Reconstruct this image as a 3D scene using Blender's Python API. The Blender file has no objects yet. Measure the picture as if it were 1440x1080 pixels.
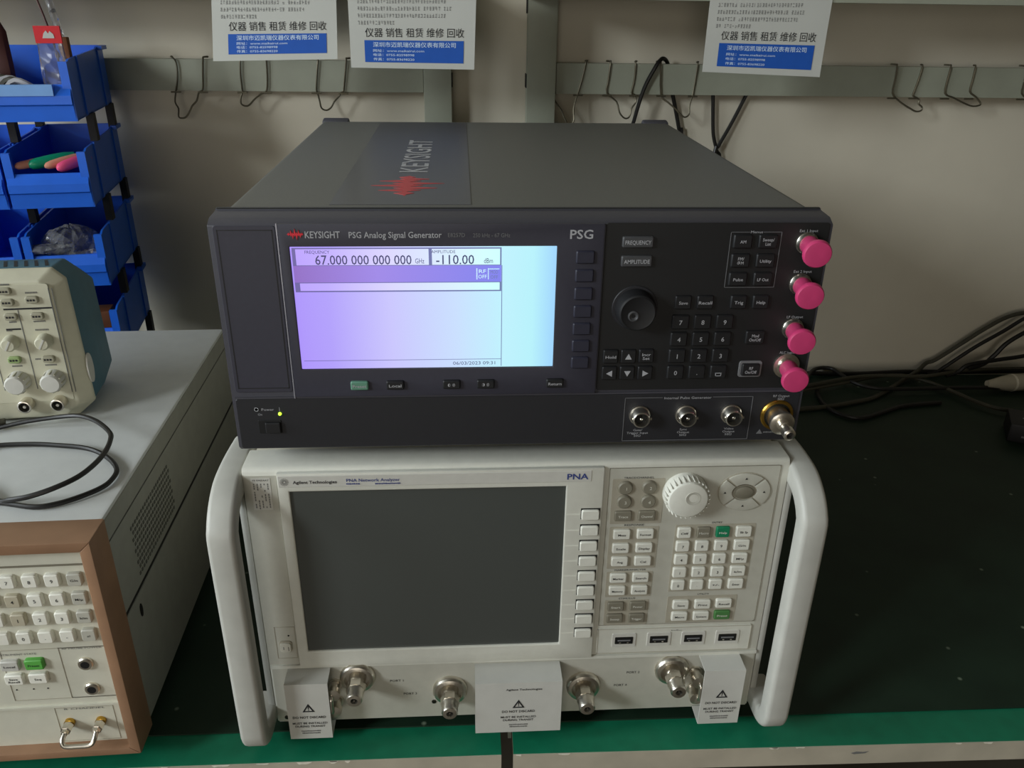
import bpy, bmesh, math, random
from mathutils import Vector, Matrix, Euler

# ------------------------------------------------------------------ clear
for blk in (bpy.data.objects, bpy.data.meshes, bpy.data.materials, bpy.data.lights, bpy.data.cameras, bpy.data.curves):
    for it in list(blk):
        blk.remove(it)
scene = bpy.context.scene
COL = scene.collection
random.seed(7)
R = math.radians

# ------------------------------------------------------------------ camera
cam = bpy.data.cameras.new('camera')
cam.sensor_width = 36.0
cam.lens = 36.0 * 1153.52 / 1440.0
cam.clip_start = 0.01
cam_ob = bpy.data.objects.new('camera', cam)
COL.objects.link(cam_ob)
cam_ob.location = (-0.04356, -0.54416, 0.59495)
cam_ob.rotation_euler = (1.13298, -0.01316, -0.05884)
scene.camera = cam_ob

# ------------------------------------------------------------------ world, lights, exposure
world = bpy.data.worlds.new('world')
scene.world = world
world.use_nodes = True
bg = world.node_tree.nodes['Background']
bg.inputs[0].default_value = (0.75, 0.85, 1.0, 1)
bg.inputs[1].default_value = 0.6
scene.view_settings.view_transform = 'Standard'
scene.view_settings.look = 'None'
scene.view_settings.gamma = 1.0
scene.view_settings.use_curve_mapping = False
scene.view_settings.exposure = 0.0

WX0, WX1, WY0, WY1, WZ0, WZ1 = -2.3, 2.4, -2.6, 0.757, -0.76, 2.0      # the room
def area(name, loc, target, sx, sy, power, color):
    li = bpy.data.lights.new(name, 'AREA')
    li.shape = 'RECTANGLE'; li.size = sx; li.size_y = sy
    li.energy = power; li.color = color
    ob = bpy.data.objects.new(name, li); COL.objects.link(ob)
    ob.location = loc
    ob.rotation_euler = (Vector(target) - Vector(loc)).to_track_quat('-Z', 'Y').to_euler()
    return ob
# daylight in the window of the left wall, and an added, weaker warm fill light behind the camera
area('window_daylight', (WX0 - 0.03, -1.55, 1.45), (2.0, -1.55, 1.45), 0.7, 0.7, 60, (0.90, 0.97, 1.0))
area('window_daylight_low', (WX0 - 0.03, -0.30, 1.0), (2.0, -0.30, 1.0), 0.7, 0.9, 36, (0.88, 0.96, 1.0))
area('rear_fill_light', (-0.5, WY0 - 0.03, 0.45), (-0.5, 0.0, 0.45), 1.2, 1.1, 12, (1.0, 0.91, 0.77))

# ------------------------------------------------------------------ materials
def srgb(r, g, b):
    f = lambda c: (c / 255 / 12.92) if c / 255 <= 0.04045 else ((c / 255 + 0.055) / 1.055) ** 2.4
    return (f(r), f(g), f(b), 1)
def mat(name, col, rough=0.5, metal=0.0, var=0.06, scale=40.0, bump=0.0, bscale=300.0, spec=0.5, coat=0.0, trans=0.0, alpha=1.0, ior=1.45):
    m = bpy.data.materials.new(name); m.use_nodes = True
    nt = m.node_tree; b = nt.nodes['Principled BSDF']
    c = srgb(*col)
    b.inputs['Roughness'].default_value = rough
    b.inputs['Metallic'].default_value = metal
    b.inputs['Specular IOR Level'].default_value = spec
    b.inputs['Coat Weight'].default_value = coat
    b.inputs['Transmission Weight'].default_value = trans
    b.inputs['IOR'].default_value = ior
    b.inputs['Alpha'].default_value = alpha
    tc = nt.nodes.new('ShaderNodeTexCoord')
    if var > 0:
        n = nt.nodes.new('ShaderNodeTexNoise'); n.inputs['Scale'].default_value = scale; n.inputs['Detail'].default_value = 3
        nt.links.new(tc.outputs['Object'], n.inputs['Vector'])
        r = nt.nodes.new('ShaderNodeValToRGB')
        r.color_ramp.elements[0].position = 0.3; r.color_ramp.elements[1].position = 0.7
        r.color_ramp.elements[0].color = tuple(x * (1 - var) for x in c[:3]) + (1,)
        r.color_ramp.elements[1].color = tuple(min(1, x * (1 + var)) for x in c[:3]) + (1,)
        nt.links.new(n.outputs['Fac'], r.inputs['Fac']); nt.links.new(r.outputs['Color'], b.inputs['Base Color'])
    else:
        b.inputs['Base Color'].default_value = c
    if bump > 0:
        n2 = nt.nodes.new('ShaderNodeTexNoise'); n2.inputs['Scale'].default_value = bscale
        nt.links.new(tc.outputs['Object'], n2.inputs['Vector'])
        bp = nt.nodes.new('ShaderNodeBump'); bp.inputs['Strength'].default_value = bump; bp.inputs['Distance'].default_value = 0.001
        nt.links.new(n2.outputs['Fac'], bp.inputs['Height']); nt.links.new(bp.outputs['Normal'], b.inputs['Normal'])
    return m
def emit(name, col, strength):
    m = bpy.data.materials.new(name); m.use_nodes = True
    nt = m.node_tree; b = nt.nodes['Principled BSDF']
    b.inputs['Base Color'].default_value = (0.02, 0.02, 0.02, 1)
    b.inputs['Emission Color'].default_value = srgb(*col)
    b.inputs['Emission Strength'].default_value = strength
    return m
def lcd(name, stops, x0, x1, strength):
    """lit liquid crystal screen whose tint runs from violet to cyan across its width (object x in metres)"""
    m = bpy.data.materials.new(name); m.use_nodes = True
    nt = m.node_tree; b = nt.nodes['Principled BSDF']
    b.inputs['Base Color'].default_value = (0.02, 0.02, 0.02, 1); b.inputs['Roughness'].default_value = 0.3
    tc = nt.nodes.new('ShaderNodeTexCoord'); sp = nt.nodes.new('ShaderNodeSeparateXYZ')
    mp = nt.nodes.new('ShaderNodeMapRange'); mp.inputs['From Min'].default_value = x0; mp.inputs['From Max'].default_value = x1
    rp = nt.nodes.new('ShaderNodeValToRGB')
    while len(rp.color_ramp.elements) < len(stops):
        rp.color_ramp.elements.new(0.5)
    for e, (p, c) in zip(rp.color_ramp.elements, stops):
        e.position = p; e.color = srgb(*c)
    nt.links.new(tc.outputs['Object'], sp.inputs[0]); nt.links.new(sp.outputs['X'], mp.inputs['Value'])
    nt.links.new(mp.outputs['Result'], rp.inputs['Fac']); nt.links.new(rp.outputs['Color'], b.inputs['Emission Color'])
    b.inputs['Emission Strength'].default_value = strength
    return m

M = dict(
    wall=mat('wall_paint', (206, 198, 180), 0.85, var=0.05, scale=6, bump=0.15, bscale=80),
    wall_room=mat('room_paint', (104, 94, 78), 0.9, var=0.04, scale=3),
    floor=mat('floor_tile', (84, 78, 68), 0.5, var=0.12, scale=5),
    ceiling=mat('ceiling_paint', (104, 100, 90), 0.9, var=0.03, scale=3),
    rail=mat('greygreen_paint', (150, 152, 136), 0.5, var=0.05, scale=30),
    green=mat('green_laminate', (18, 116, 84), 0.45, var=0.10, scale=60),
    board=mat('bench_core', (120, 110, 92), 0.8, var=0.1),
    edge=mat('cream_edge_band', (180, 172, 154), 0.55, var=0.10, scale=25),
    chip=mat('chipped_edge', (226, 220, 204), 0.8, var=0.1, scale=200),
    pvc_black=mat('black_pvc', (22, 20, 18), 0.45, var=0.1, scale=60),
    cable_grey=mat('grey_cable', (60, 58, 46), 0.5, var=0.1, scale=60),
    wire=mat('hook_wire', (96, 90, 74), 0.4, metal=0.6, var=0.1, scale=90),
    paper=mat('white_paper', (192, 192, 185), 0.8, var=0.02, scale=20),
    paper_blue=mat('blue_print', (24, 84, 176), 0.7, var=0.04, scale=60),
    paper_pale=mat('pale_print', (196, 214, 236), 0.7, var=0.0),
    ink=mat('black_ink', (34, 34, 36), 0.8, var=0.0),
    ink_grey=mat('grey_ink', (112, 112, 110), 0.8, var=0.0),
    # signal generator
    psg_case=mat('charcoal_case', (92, 92, 88), 0.5, var=0.05, scale=400, bump=0.1, bscale=900),
    psg_band=mat('dark_decal', (70, 70, 74), 0.32, var=0.03, scale=50),
    psg_bezel=mat('charcoal_bezel', (64, 63, 70), 0.5, var=0.04, scale=300),
    psg_mod=mat('slate_module', (54, 53, 64), 0.5, var=0.04, scale=300),
    psg_black=mat('black_overlay', (26, 26, 27), 0.5, var=0.05, scale=200),
    psg_strip=mat('black_strip', (34, 34, 38), 0.5, var=0.05, scale=200),
    psg_key=mat('black_rubber_key', (22, 22, 24), 0.55, var=0.05, scale=200),
    psg_key_blue=mat('slate_soft_key', (40, 40, 54), 0.5, var=0.05, scale=200),
    psg_key_grey=mat('grey_key', (66, 66, 68), 0.5, var=0.05, scale=200),
    psg_key_green=mat('sage_green_key', (92, 138, 116), 0.5, var=0.05, scale=200),
    silver_line=mat('silver_line', (160, 160, 170), 0.35, metal=0.5, var=0.0),
    print_grey=mat('grey_print', (168, 168, 172), 0.6, var=0.0),
    print_dim=mat('dim_print', (110, 110, 112), 0.6, var=0.0),
    logo_red=mat('red_print', (214, 40, 56), 0.5, var=0.0),
    logo_red_dull=mat('dull_red_print', (190, 62, 66), 0.5, var=0.0),
    logo_grey_dull=mat('dull_grey_print', (168, 168, 172), 0.5, var=0.0),
    pink=mat('pink_vinyl', (194, 57, 107), 0.45, var=0.05, scale=90),
    steel=mat('nickel', (226, 220, 208), 0.30, metal=1.0, var=0.04, scale=90),
    gold=mat('gold_plate', (196, 156, 70), 0.3, metal=1.0, var=0.05, scale=90),
    hole=mat('dark_bore', (10, 10, 10), 0.7, var=0.0),
    led=emit('green_led', (190, 255, 60), 2.0),
    # network analyser
    pna=mat('ivory_plastic', (206, 205, 194), 0.5, var=0.03, scale=120, bump=0.05, bscale=900),
    pna_case=mat('ivory_case', (196, 190, 172), 0.5, var=0.03, scale=60),
    pna_panel=mat('stone_overlay', (184, 182, 170), 0.5, var=0.03, scale=120),
    pna_block=mat('taupe_block', (166, 160, 144), 0.55, var=0.03, scale=120),
    pna_key=mat('white_key', (218, 217, 206), 0.45, var=0.03, scale=200),
    pna_key_grey=mat('taupe_key', (124, 119, 104), 0.5, var=0.03, scale=200),
    pna_key_green=mat('green_key', (20, 124, 84), 0.5, var=0.03, scale=200),
    pna_key_olive=mat('olive_green_key', (72, 122, 66), 0.5, var=0.03, scale=200),
    pna_screen=mat('unlit_screen', (74, 77, 74), 0.2, var=0.0, coat=0.5),
    pna_handle=mat('white_handle_paint', (186, 185, 177), 0.45, var=0.05, scale=50),
    label_plate=mat('label_plate', (198, 196, 188), 0.4, var=0.03, scale=120),
    blue_ink=mat('navy_ink', (52, 66, 128), 0.7, var=0.0),
    cover=mat('white_sheet_metal', (202, 201, 194), 0.45, var=0.03, scale=60),
    dark_metal=mat('dark_metal', (60, 58, 52), 0.4, metal=0.8, var=0.1),
    # left instrument, oscilloscope
    hp_case=mat('pale_grey_case', (206, 208, 206), 0.55, var=0.03, scale=60, bump=0.05, bscale=800),
    hp_side=mat('grey_side', (150, 150, 140), 0.55, var=0.05, scale=60),
    hp_frame=mat('brown_frame', (150, 115, 88), 0.5, var=0.12, scale=30),
    hp_panel=mat('cream_panel', (206, 204, 188), 0.5, var=0.03, scale=90),
    hp_key=mat('cream_key', (236, 234, 222), 0.45, var=0.03, scale=200),
    hp_key_dim=mat('beige_key', (186, 178, 156), 0.5, var=0.03, scale=200),
    hp_key_green=mat('bright_green_key', (92, 172, 74), 0.5, var=0.03, scale=200),
    vent=mat('vent_shade', (96, 96, 88), 0.7, var=0.0),
    groove=mat('dark_groove', (26, 27, 25), 0.7, var=0.0),
    scope_cream=mat('scope_cream', (194, 191, 169), 0.5, var=0.04, scale=90),
    scope_teal=mat('scope_teal', (62, 104, 120), 0.5, var=0.06, scale=90),
    scope_key=mat('scope_key', (158, 154, 134), 0.5, var=0.04, scale=90),
    scope_green=mat('scope_green', (140, 160, 106), 0.5, var=0.04, scale=90),
    # bins
    bin_blue=mat('blue_polypropylene', (30, 100, 214), 0.4, var=0.05, scale=40),
    bin_label=mat('pale_blue_label', (120, 164, 220), 0.5, var=0.05, scale=40),
    bag=mat('clear_film', (228, 228, 228), 0.12, var=0.0, trans=0.85, ior=1.15),
    tool_pink=mat('pink_grip', (232, 84, 128), 0.4, var=0.05, scale=90),
    tool_orange=mat('salmon_grip', (226, 152, 126), 0.4, var=0.05, scale=90),
    tool_green=mat('teal_green_grip', (20, 150, 110), 0.35, var=0.05, scale=90),
    red_card=mat('red_card', (206, 30, 40), 0.6, var=0.03),
    brown=mat('brown_item', (120, 70, 34), 0.6, var=0.15),
    dark_red=mat('dark_red_item', (70, 34, 30), 0.6, var=0.15),
)
# the mat: nearly black green rubber with pale specks of dust
def mat_rubber():
    m = bpy.data.materials.new('dark_green_rubber'); m.use_nodes = True
    nt = m.node_tree; b = nt.nodes['Principled BSDF']; b.inputs['Roughness'].default_value = 0.6
    b.inputs['Specular IOR Level'].default_value = 0.35
    tc = nt.nodes.new('ShaderNodeTexCoord')
    v = nt.nodes.new('ShaderNodeTexVoronoi'); v.inputs['Scale'].default_value = 26; v.inputs['Randomness'].default_value = 1
    n = nt.nodes.new('ShaderNodeTexNoise'); n.inputs['Scale'].default_value = 14; n.inputs['Detail'].default_value = 6
    r = nt.nodes.new('ShaderNodeValToRGB')
    r.color_ramp.elements[0].position = 0.0; r.color_ramp.elements[0].color = srgb(150, 160, 140)
    r.color_ramp.elements[1].position = 0.075; r.color_ramp.elements[1].color = (0, 0, 0, 1)
    r2 = nt.nodes.new('ShaderNodeValToRGB')
    r2.color_ramp.elements[0].position = 0.3; r2.color_ramp.elements[0].color = srgb(20, 40, 27)
    r2.color_ramp.elements[1].position = 0.75; r2.color_ramp.elements[1].color = srgb(30, 52, 37)
    ad = nt.nodes.new('ShaderNodeMixRGB'); ad.blend_type = 'ADD'; ad.inputs[0].default_value = 1.0
    for t in (v, n):
        nt.links.new(tc.outputs['Object'], t.inputs['Vector'])
    nt.links.new(v.outputs['Distance'], r.inputs['Fac']); nt.links.new(n.outputs['Fac'], r2.inputs['Fac'])
    nt.links.new(r2.outputs['Color'], ad.inputs[1]); nt.links.new(r.outputs['Color'], ad.inputs[2])
    nt.links.new(ad.outputs['Color'], b.inputs['Base Color'])
    return m
M['mat'] = mat_rubber()
# perforated louvre on the grey side panel of the left instrument is geometry; crinkled bag gets a bump
def crinkle(name, col, rough, trans):
    m = mat(name, col, rough, var=0.0, trans=trans, ior=1.2)
    nt = m.node_tree; b = nt.nodes['Principled BSDF']; tc = nt.nodes.new('ShaderNodeTexCoord')
    v = nt.nodes.new('ShaderNodeTexVoronoi'); v.inputs['Scale'].default_value = 70; v.feature = 'F1'
    bp = nt.nodes.new('ShaderNodeBump'); bp.inputs['Strength'].default_value = 0.9; bp.inputs['Distance'].default_value = 0.006
    nt.links.new(tc.outputs['Object'], v.inputs['Vector']); nt.links.new(v.outputs['Distance'], bp.inputs['Height'])
    nt.links.new(bp.outputs['Normal'], b.inputs['Normal'])
    return m
M['film'] = crinkle('crinkled_film', (214, 214, 216), 0.12, 0.85)

# ------------------------------------------------------------------ mesh helpers
def link(name, me, m=None, parent=None, loc=(0, 0, 0), rot=(0, 0, 0)):
    o = bpy.data.objects.new(name, me); COL.objects.link(o)
    if m is not None and me is not None and not me.materials:
        me.materials.append(m)
    o.parent = parent; o.location = loc; o.rotation_euler = rot
    return o
def mesh(name, verts, faces, smooth=False):
    me = bpy.data.meshes.new(name); me.from_pydata([tuple(v) for v in verts], [], faces)
    bm = bmesh.new(); bm.from_mesh(me); bmesh.ops.recalc_face_normals(bm, faces=bm.faces); bm.to_mesh(me); bm.free()
    if smooth:
        me.polygons.foreach_set('use_smooth', [True] * len(me.polygons))
        if hasattr(me, 'set_sharp_from_angle'):
            me.set_sharp_from_angle(angle=R(38))
    me.update(); return me
class G:
    """collects simple solids into one mesh"""
    def __init__(s): s.v = []; s.f = []
    def add(s, v, f):
        k = len(s.v); s.v += [tuple(p) for p in v]; s.f += [tuple(i + k for i in q) for q in f]; return s
    def box(s, x0, x1, y0, y1, z0, z1):
        v = [(x, y, z) for z in (z0, z1) for y in (y0, y1) for x in (x0, x1)]
        return s.add(v, [(0, 2, 3, 1), (4, 5, 7, 6), (0, 1, 5, 4), (2, 6, 7, 3), (0, 4, 6, 2), (1, 3, 7, 5)])
    def loft(s, rings, cap=True, closed=False):
        n = len(rings[0]); k = len(s.v)
        for r in rings: s.v += [tuple(p) for p in r]
        m_ = len(rings)
        for a in range(m_ if closed else m_ - 1):
            b = (a + 1) % m_
            for i in range(n):
                j = (i + 1) % n
                s.f.append((k + a * n + i, k + a * n + j, k + b * n + j, k + b * n + i))
        if cap and not closed:
            s.f.append(tuple(k + i for i in reversed(range(n)))); s.f.append(tuple(k + (m_ - 1) * n + i for i in range(n)))
        return s
    def prism_x(s, prof, x0, x1):
        return s.loft([[(x0, y, z) for y, z in prof], [(x1, y, z) for y, z in prof]])
    def slab(s, w, h, d, r=0.001, ch=0.0005, cx=0, cz=0, y0=0.0, n=3):
        """rounded plate standing in the xz plane, back at y0, front at y0-d"""
        q = lambda w_, h_, r_, y: [(cx + x, y, cz + z) for x, z in rrect(w_, h_, r_, n)]
        return s.loft([q(w, h, r, y0), q(w, h, r, y0 - d + ch), q(w - 2 * ch, h - 2 * ch, max(r - ch, 1e-5), y0 - d)])
    def lathe(s, prof, n=20, cx=0, cz=0, y0=0):
        """profile of (forward distance, radius) turned about the -y axis"""
        return s.loft([[(cx + r * math.cos(2 * math.pi * i / n), y0 - d, cz + r * math.sin(2 * math.pi * i / n)) for i in range(n)] for d, r in prof])
    def tube(s, pts, r, n=8, smooth=4):
        P = [Vector(p) for p in pts]
        if smooth > 1:
            Q = []
            for i in range(len(P) - 1):
                p0 = P[max(i - 1, 0)]; p1 = P[i]; p2 = P[i + 1]; p3 = P[min(i + 2, len(P) - 1)]
                for k in range(smooth):
                    t = k / smooth
                    Q.append(0.5 * ((2 * p1) + (p2 - p0) * t + (2 * p0 - 5 * p1 + 4 * p2 - p3) * t * t + (3 * p1 - p0 - 3 * p2 + p3) * t ** 3))
            Q.append(P[-1]); P = Q
        up = Vector((0.13, 0.2, 0.97)); rings = []
        for i, p in enumerate(P):
            t = (P[min(i + 1, len(P) - 1)] - P[max(i - 1, 0)]).normalized()
            u = up - t * up.dot(t)
            if u.length < 1e-3: u = Vector((1, 0, 0)) - t * t.x
            u.normalize(); w = t.cross(u); up = u
            rings.append([p + r * (math.cos(2 * math.pi * k / n) * u + math.sin(2 * math.pi * k / n) * w) for k in range(n)])
        return s.loft(rings)
    def poly(s, pts, t0, t1, plane='xz'):
        """flat outline given thickness: xz plates lie between y=t0 and y=t1, xy plates between z=t0 and z=t1"""
        if plane == 'xz': a = [(x, t0, z) for x, z in pts]; b = [(x, t1, z) for x, z in pts]
        else: a = [(x, y, t0) for x, y in pts]; b = [(x, y, t1) for x, y in pts]
        return s.loft([a, b])
    def build(s, name, m, parent=None, loc=(0, 0, 0), rot=(0, 0, 0), smooth=False, bevel=0.0, seg=2):
        me = mesh(name, s.v, s.f, smooth)
        if bevel > 0:
            bm = bmesh.new(); bm.from_mesh(me)
            bmesh.ops.bevel(bm, geom=[e for e in bm.edges if e.is_manifold and e.calc_face_angle(0) > R(25)], offset=bevel, segments=seg, affect='EDGES', profile=0.6, clamp_overlap=True)
            bm.to_mesh(me); bm.free()
            me.polygons.foreach_set('use_smooth', [True] * len(me.polygons))
            me.set_sharp_from_angle(angle=R(50))
        return link(name, me, M[m] if isinstance(m, str) else m, parent, loc, rot)
def rrect(w, h, r, n=3):
    r = min(r, w / 2, h / 2); out = []
    for cx, cz, a0 in ((w / 2 - r, h / 2 - r, 0), (-w / 2 + r, h / 2 - r, 90), (-w / 2 + r, -h / 2 + r, 180), (w / 2 - r, -h / 2 + r, 270)):
        for k in range(n + 1):
            a = R(a0 + 90 * k / n); out.append((cx + r * math.cos(a), cz + r * math.sin(a)))
    return out
# lettering: built in font turned to flat meshes, cached
_TC = {}
def text_data(s, bold=0.0):
    key = (s, bold)
    if key not in _TC:
        cu = bpy.data.curves.new('t', 'FONT'); cu.body = s; cu.size = 1.0; cu.resolution_u = 2; cu.offset = bold
        cu.align_x = 'CENTER'; cu.space_line = 0.95
        ob = bpy.data.objects.new('t', cu); COL.objects.link(ob)
        bpy.context.view_layer.update()
        dg = bpy.context.evaluated_depsgraph_get()
        me = bpy.data.meshes.new_from_object(ob.evaluated_get(dg))
        vs = [tuple(v.co) for v in me.vertices]; fs = [tuple(p.vertices) for p in me.polygons]
        bpy.data.objects.remove(ob); bpy.data.curves.remove(cu); bpy.data.meshes.remove(me)
        _TC[key] = (vs, fs)
    return _TC[key]
def lettering(items, m, parent, name='lettering', y=-0.0012, frame=None):
    """items: (string, centre x, centre z, cap height, width or None, bold); metres, on a plate facing -y; one part per string"""
    out = None
    for it in items:
        s, cx, cz, h = it[:4]; w = it[4] if len(it) > 4 else None; bd = it[5] if len(it) > 5 else 0.0
        vs, fs = text_data(s, bd)
        if not vs: continue
        xs = [v[0] for v in vs]; ys = [v[1] for v in vs]
        k = h / 0.70; nl = s.count('\n') + 1
        kx = (w / (max(xs) - min(xs))) if w else k
        mx = (max(xs) + min(xs)) / 2; mz = (max(ys) + min(ys)) / 2 if nl > 1 else 0.35
        V = [(cx + (v[0] - mx) * kx, y, cz + (v[1] - mz) * k) for v in vs]
        me = bpy.data.meshes.new(name); me.from_pydata(V, [], fs)
        bm = bmesh.new(); bm.from_mesh(me)
        for f in bm.faces:
            f.normal_update()
            if f.normal.y > 0: f.normal_flip()
        bm.to_mesh(me); bm.free()
        if frame is not None: me.transform(frame)
        out = link(name, me, M[m], parent)
    return out
def strokes(parent, cx, cz, w, h, m, y, name='fine_print', seed=1):
    """a line of print too small to read in the photo"""
    g = G(); rn = random.Random(seed + int(cx * 1e5)); x = cx - w / 2
    while x < cx + w / 2:
        d = rn.uniform(0.35, 0.8) * h
        g.box(x, x + d, y, y + 0.0002, cz - h * rn.uniform(0.35, 0.5), cz + h * rn.uniform(0.3, 0.5)); x += d + 0.25 * h
    return g.build(name, m, parent)
def thing(name, label, cat, loc=(0, 0, 0), rotz=0.0, group=None):
    o = bpy.data.objects.new(name, None); COL.objects.link(o)
    o.empty_display_size = 0.05
    o.location = loc; o.rotation_euler = (0, 0, rotz)
    o['label'] = label; o['category'] = cat
    if group: o['group'] = group
    return o
def tag(o, label, cat, group=None):
    o['label'] = label; o['category'] = cat
    if group: o['group'] = group
    return o
def struct(o): o['kind'] = 'structure'; return o
mm = 0.001

# ------------------------------------------------------------------ the room
T = 0.06
struct(G().box(WX0 - T, WX1 + T, WY1, WY1 + T, WZ0, WZ1).build('wall_back', 'wall'))
struct(G().box(WX0 - T, WX1 + T, WY0 - T, WY1 + T, WZ0 - T, WZ0).build('floor', 'floor'))
struct(G().box(WX0 - T, WX1 + T, WY0 - T, WY1 + T, WZ1, WZ1 + T).build('ceiling', 'ceiling'))
struct(G().box(WX1, WX1 + T, WY0, WY1, WZ0, WZ1).build('wall_right', 'wall_room'))
def wall_with_hole(g, axis, a0, a1, h0, h1, z0, z1, p0, p1):
    """wall panel in four pieces round an opening"""
    for u0, u1, w0, w1 in ((a0, h0, WZ0, WZ1), (h1, a1, WZ0, WZ1), (h0, h1, WZ0, z0), (h0, h1, z1, WZ1)):
        if axis == 'y': g.box(p0, p1, u0, u1, w0, w1)
        else: g.box(u0, u1, p0, p1, w0, w1)
    return g
g = G()
for u0, u1, w0, w1 in ((WY0, -1.93, WZ0, WZ1), (-1.17, -0.68, WZ0, WZ1), (0.08, WY1, WZ0, WZ1), (-1.93, -1.17, WZ0, 1.07), (-1.93, -1.17, 1.83, WZ1), (-0.68, 0.08, WZ0, 0.52), (-0.68, 0.08, 1.48, WZ1)):
    g.box(WX0 - T, WX0, u0, u1, w0, w1)
struct(g.build('wall_left', 'wall_room'))
struct(wall_with_hole(G(), 'x', WX0, WX1, -1.1, 0.1, -0.1, 1.0, WY0 - T, WY0).build('wall_front', 'wall_room'))  # opening added in the unseen rear wall to let the fill light in
def window(name, axis, p, c, w, z0, z1):
    e = bpy.data.objects.new(name, None); COL.objects.link(e); struct(e)
    t = 0.03
    for nm, u0, u1, w0, w1 in (('jamb', c - w / 2, c - w / 2 + t, z0, z1), ('jamb', c + w / 2 - t, c + w / 2, z0, z1), ('rail', c - w / 2 + t, c + w / 2 - t, z0, z0 + t), ('rail', c - w / 2 + t, c + w / 2 - t, z1 - t, z1)):
        g = G()
        if axis == 'y': g.box(p, p + 0.03, u0, u1, w0, w1)
        else: g.box(u0, u1, p, p + 0.03, w0, w1)
        g.build(nm, 'paper', e)
    return e
window('window_1', 'y', WX0 - 0.02, -1.55, 0.76, 1.07, 1.83)
window('window_3', 'y', WX0 - 0.02, -0.30, 0.76, 0.52, 1.48)
window('rear_fill_frame', 'x', WY0 - 0.02, -0.5, 1.2, -0.1, 1.0)  # made-up frame round the added rear fill light

# ------------------------------------------------------------------ workbenches with upright, hook rail and shelf
ZT = -0.0016
def bench(label, x0, x1, rot, post, rail, shelf, flip):
    piv = x1 if flip else x0
    b = thing('workbench', label, 'workbench', (piv, -0.0330, 0), R(rot))
    d = 0.780 if flip else 0.788
    a0, a1 = x0 - piv, x1 - piv
    G().box(a0, a1, 0.0, d, ZT - 0.0225, ZT - 0.001).build('tabletop', 'board', b)
    G().box(a0, a1, -0.0005, d, ZT - 0.001, ZT).build('green_laminate', 'green', b)
    eb = G().box(a0, a1, -0.0014, 0.0, ZT - 0.0225, ZT - 0.0003).build('edge_band', 'edge', b)
    rnd = random.Random(5 if flip else 9)
    for k in range(9):                                   # places where the band has chipped away
        cx = rnd.uniform(max(a0, -0.45), min(a1, 0.55)); w = rnd.uniform(0.004, 0.016); h = rnd.uniform(0.0008, 0.0022)
        pts = [(cx - w / 2, ZT)] + [(cx - w / 2 + w * (i + 0.5) / 4, ZT - h * rnd.uniform(0.5, 1.2)) for i in range(4)] + [(cx + w / 2, ZT)]
        G().poly(pts, -0.0018, -0.0013).build('chip', 'chip', eb)
    if not flip:
        G().poly([(0.302, -0.0105), (0.307, -0.0088), (0.313, -0.0095), (0.318, -0.0088), (0.315, -0.0112), (0.305, -0.0120)], -0.0016, -0.0013).build('stain', 'ink_grey', eb)
    for lx in (a0 + 0.05, a1 - 0.05):
        for ly in (0.10, d - 0.08):
            if (flip and lx > -0.1) or (not flip and lx < 0.1): lx2 = lx
            else: lx2 = lx
            G().box(lx2 - 0.02, lx2 + 0.02, ly - 0.02, ly + 0.02, WZ0, ZT - 0.0225).build('leg', 'rail', b)
    G().box(a0 + 0.07, a1 - 0.07, 0.09, 0.11, -0.13, -0.09).build('stretcher', 'rail', b)
    p0, p1 = post[0] - piv, post[1] - piv
    up = G().box(p0, p1, 0.760, 0.787, 0.0, 1.15).build('upright', 'rail', b, bevel=0.0015)
    for k in range(5):
        G().box((p1 - 0.0005) if flip else (p0 - 0.0015), (p1 + 0.0015) if flip else (p0 + 0.0005), 0.764, 0.784, 0.478 + 0.1 * (k - 2), 0.497 + 0.1 * (k - 2)).build('slot', 'hole', up)
    r0, r1 = rail[0] - piv, rail[1] - piv
    G().poly([(0.7675, 0.470), (0.7675, 0.5115), (0.781, 0.5115), (0.781, 0.509), (0.770, 0.509), (0.770, 0.4725), (0.781, 0.4725), (0.781, 0.470)], 0, 1)
    pr = [(0.7675, 0.470), (0.7675, 0.5125), (0.779, 0.5125), (0.779, 0.5110), (0.7695, 0.5110), (0.7695, 0.4715), (0.779, 0.4715), (0.779, 0.470)]
    G().prism_x(pr, r0, r1).build('hook_rail', 'rail', b)
    s0, s1 = shelf[0] - piv, shelf[1] - piv
    G().box(s0, s1, 0.615, 0.785, 0.597, 0.622).build('shelf', 'rail', b, bevel=0.001)
    return b
bench('green-topped workbench on the left carrying the scope and brown-framed instrument', -1.35, -0.0149, -0.3, (-0.100, -0.0595), (-1.3, -0.101), (-1.3, -0.0595), True)
bench('green-topped workbench on the right with loose cables along the wall', -0.0044, 1.35, -0.9, (0.0425, 0.085), (0.0865, 1.3), (0.0425, 1.3), False)
for x0, x1, lab in ((-1.3, -0.0150, 'dark green rubber mat under the brown-framed instrument'), (-0.0043, 1.3, 'dark green rubber mat on the empty right side of the bench')):
    rot = -0.15 if x0 < -1 else -0.5
    piv = x1 if x0 < -1 else x0
    g = G().box(x0 - piv, x1 - piv, 0.0, 0.745, ZT, 0.0)
    tag(g.build('desk_mat', 'mat', None, (piv, -0.0005, 0), (0, 0, R(rot))), lab, 'mat')

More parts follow.
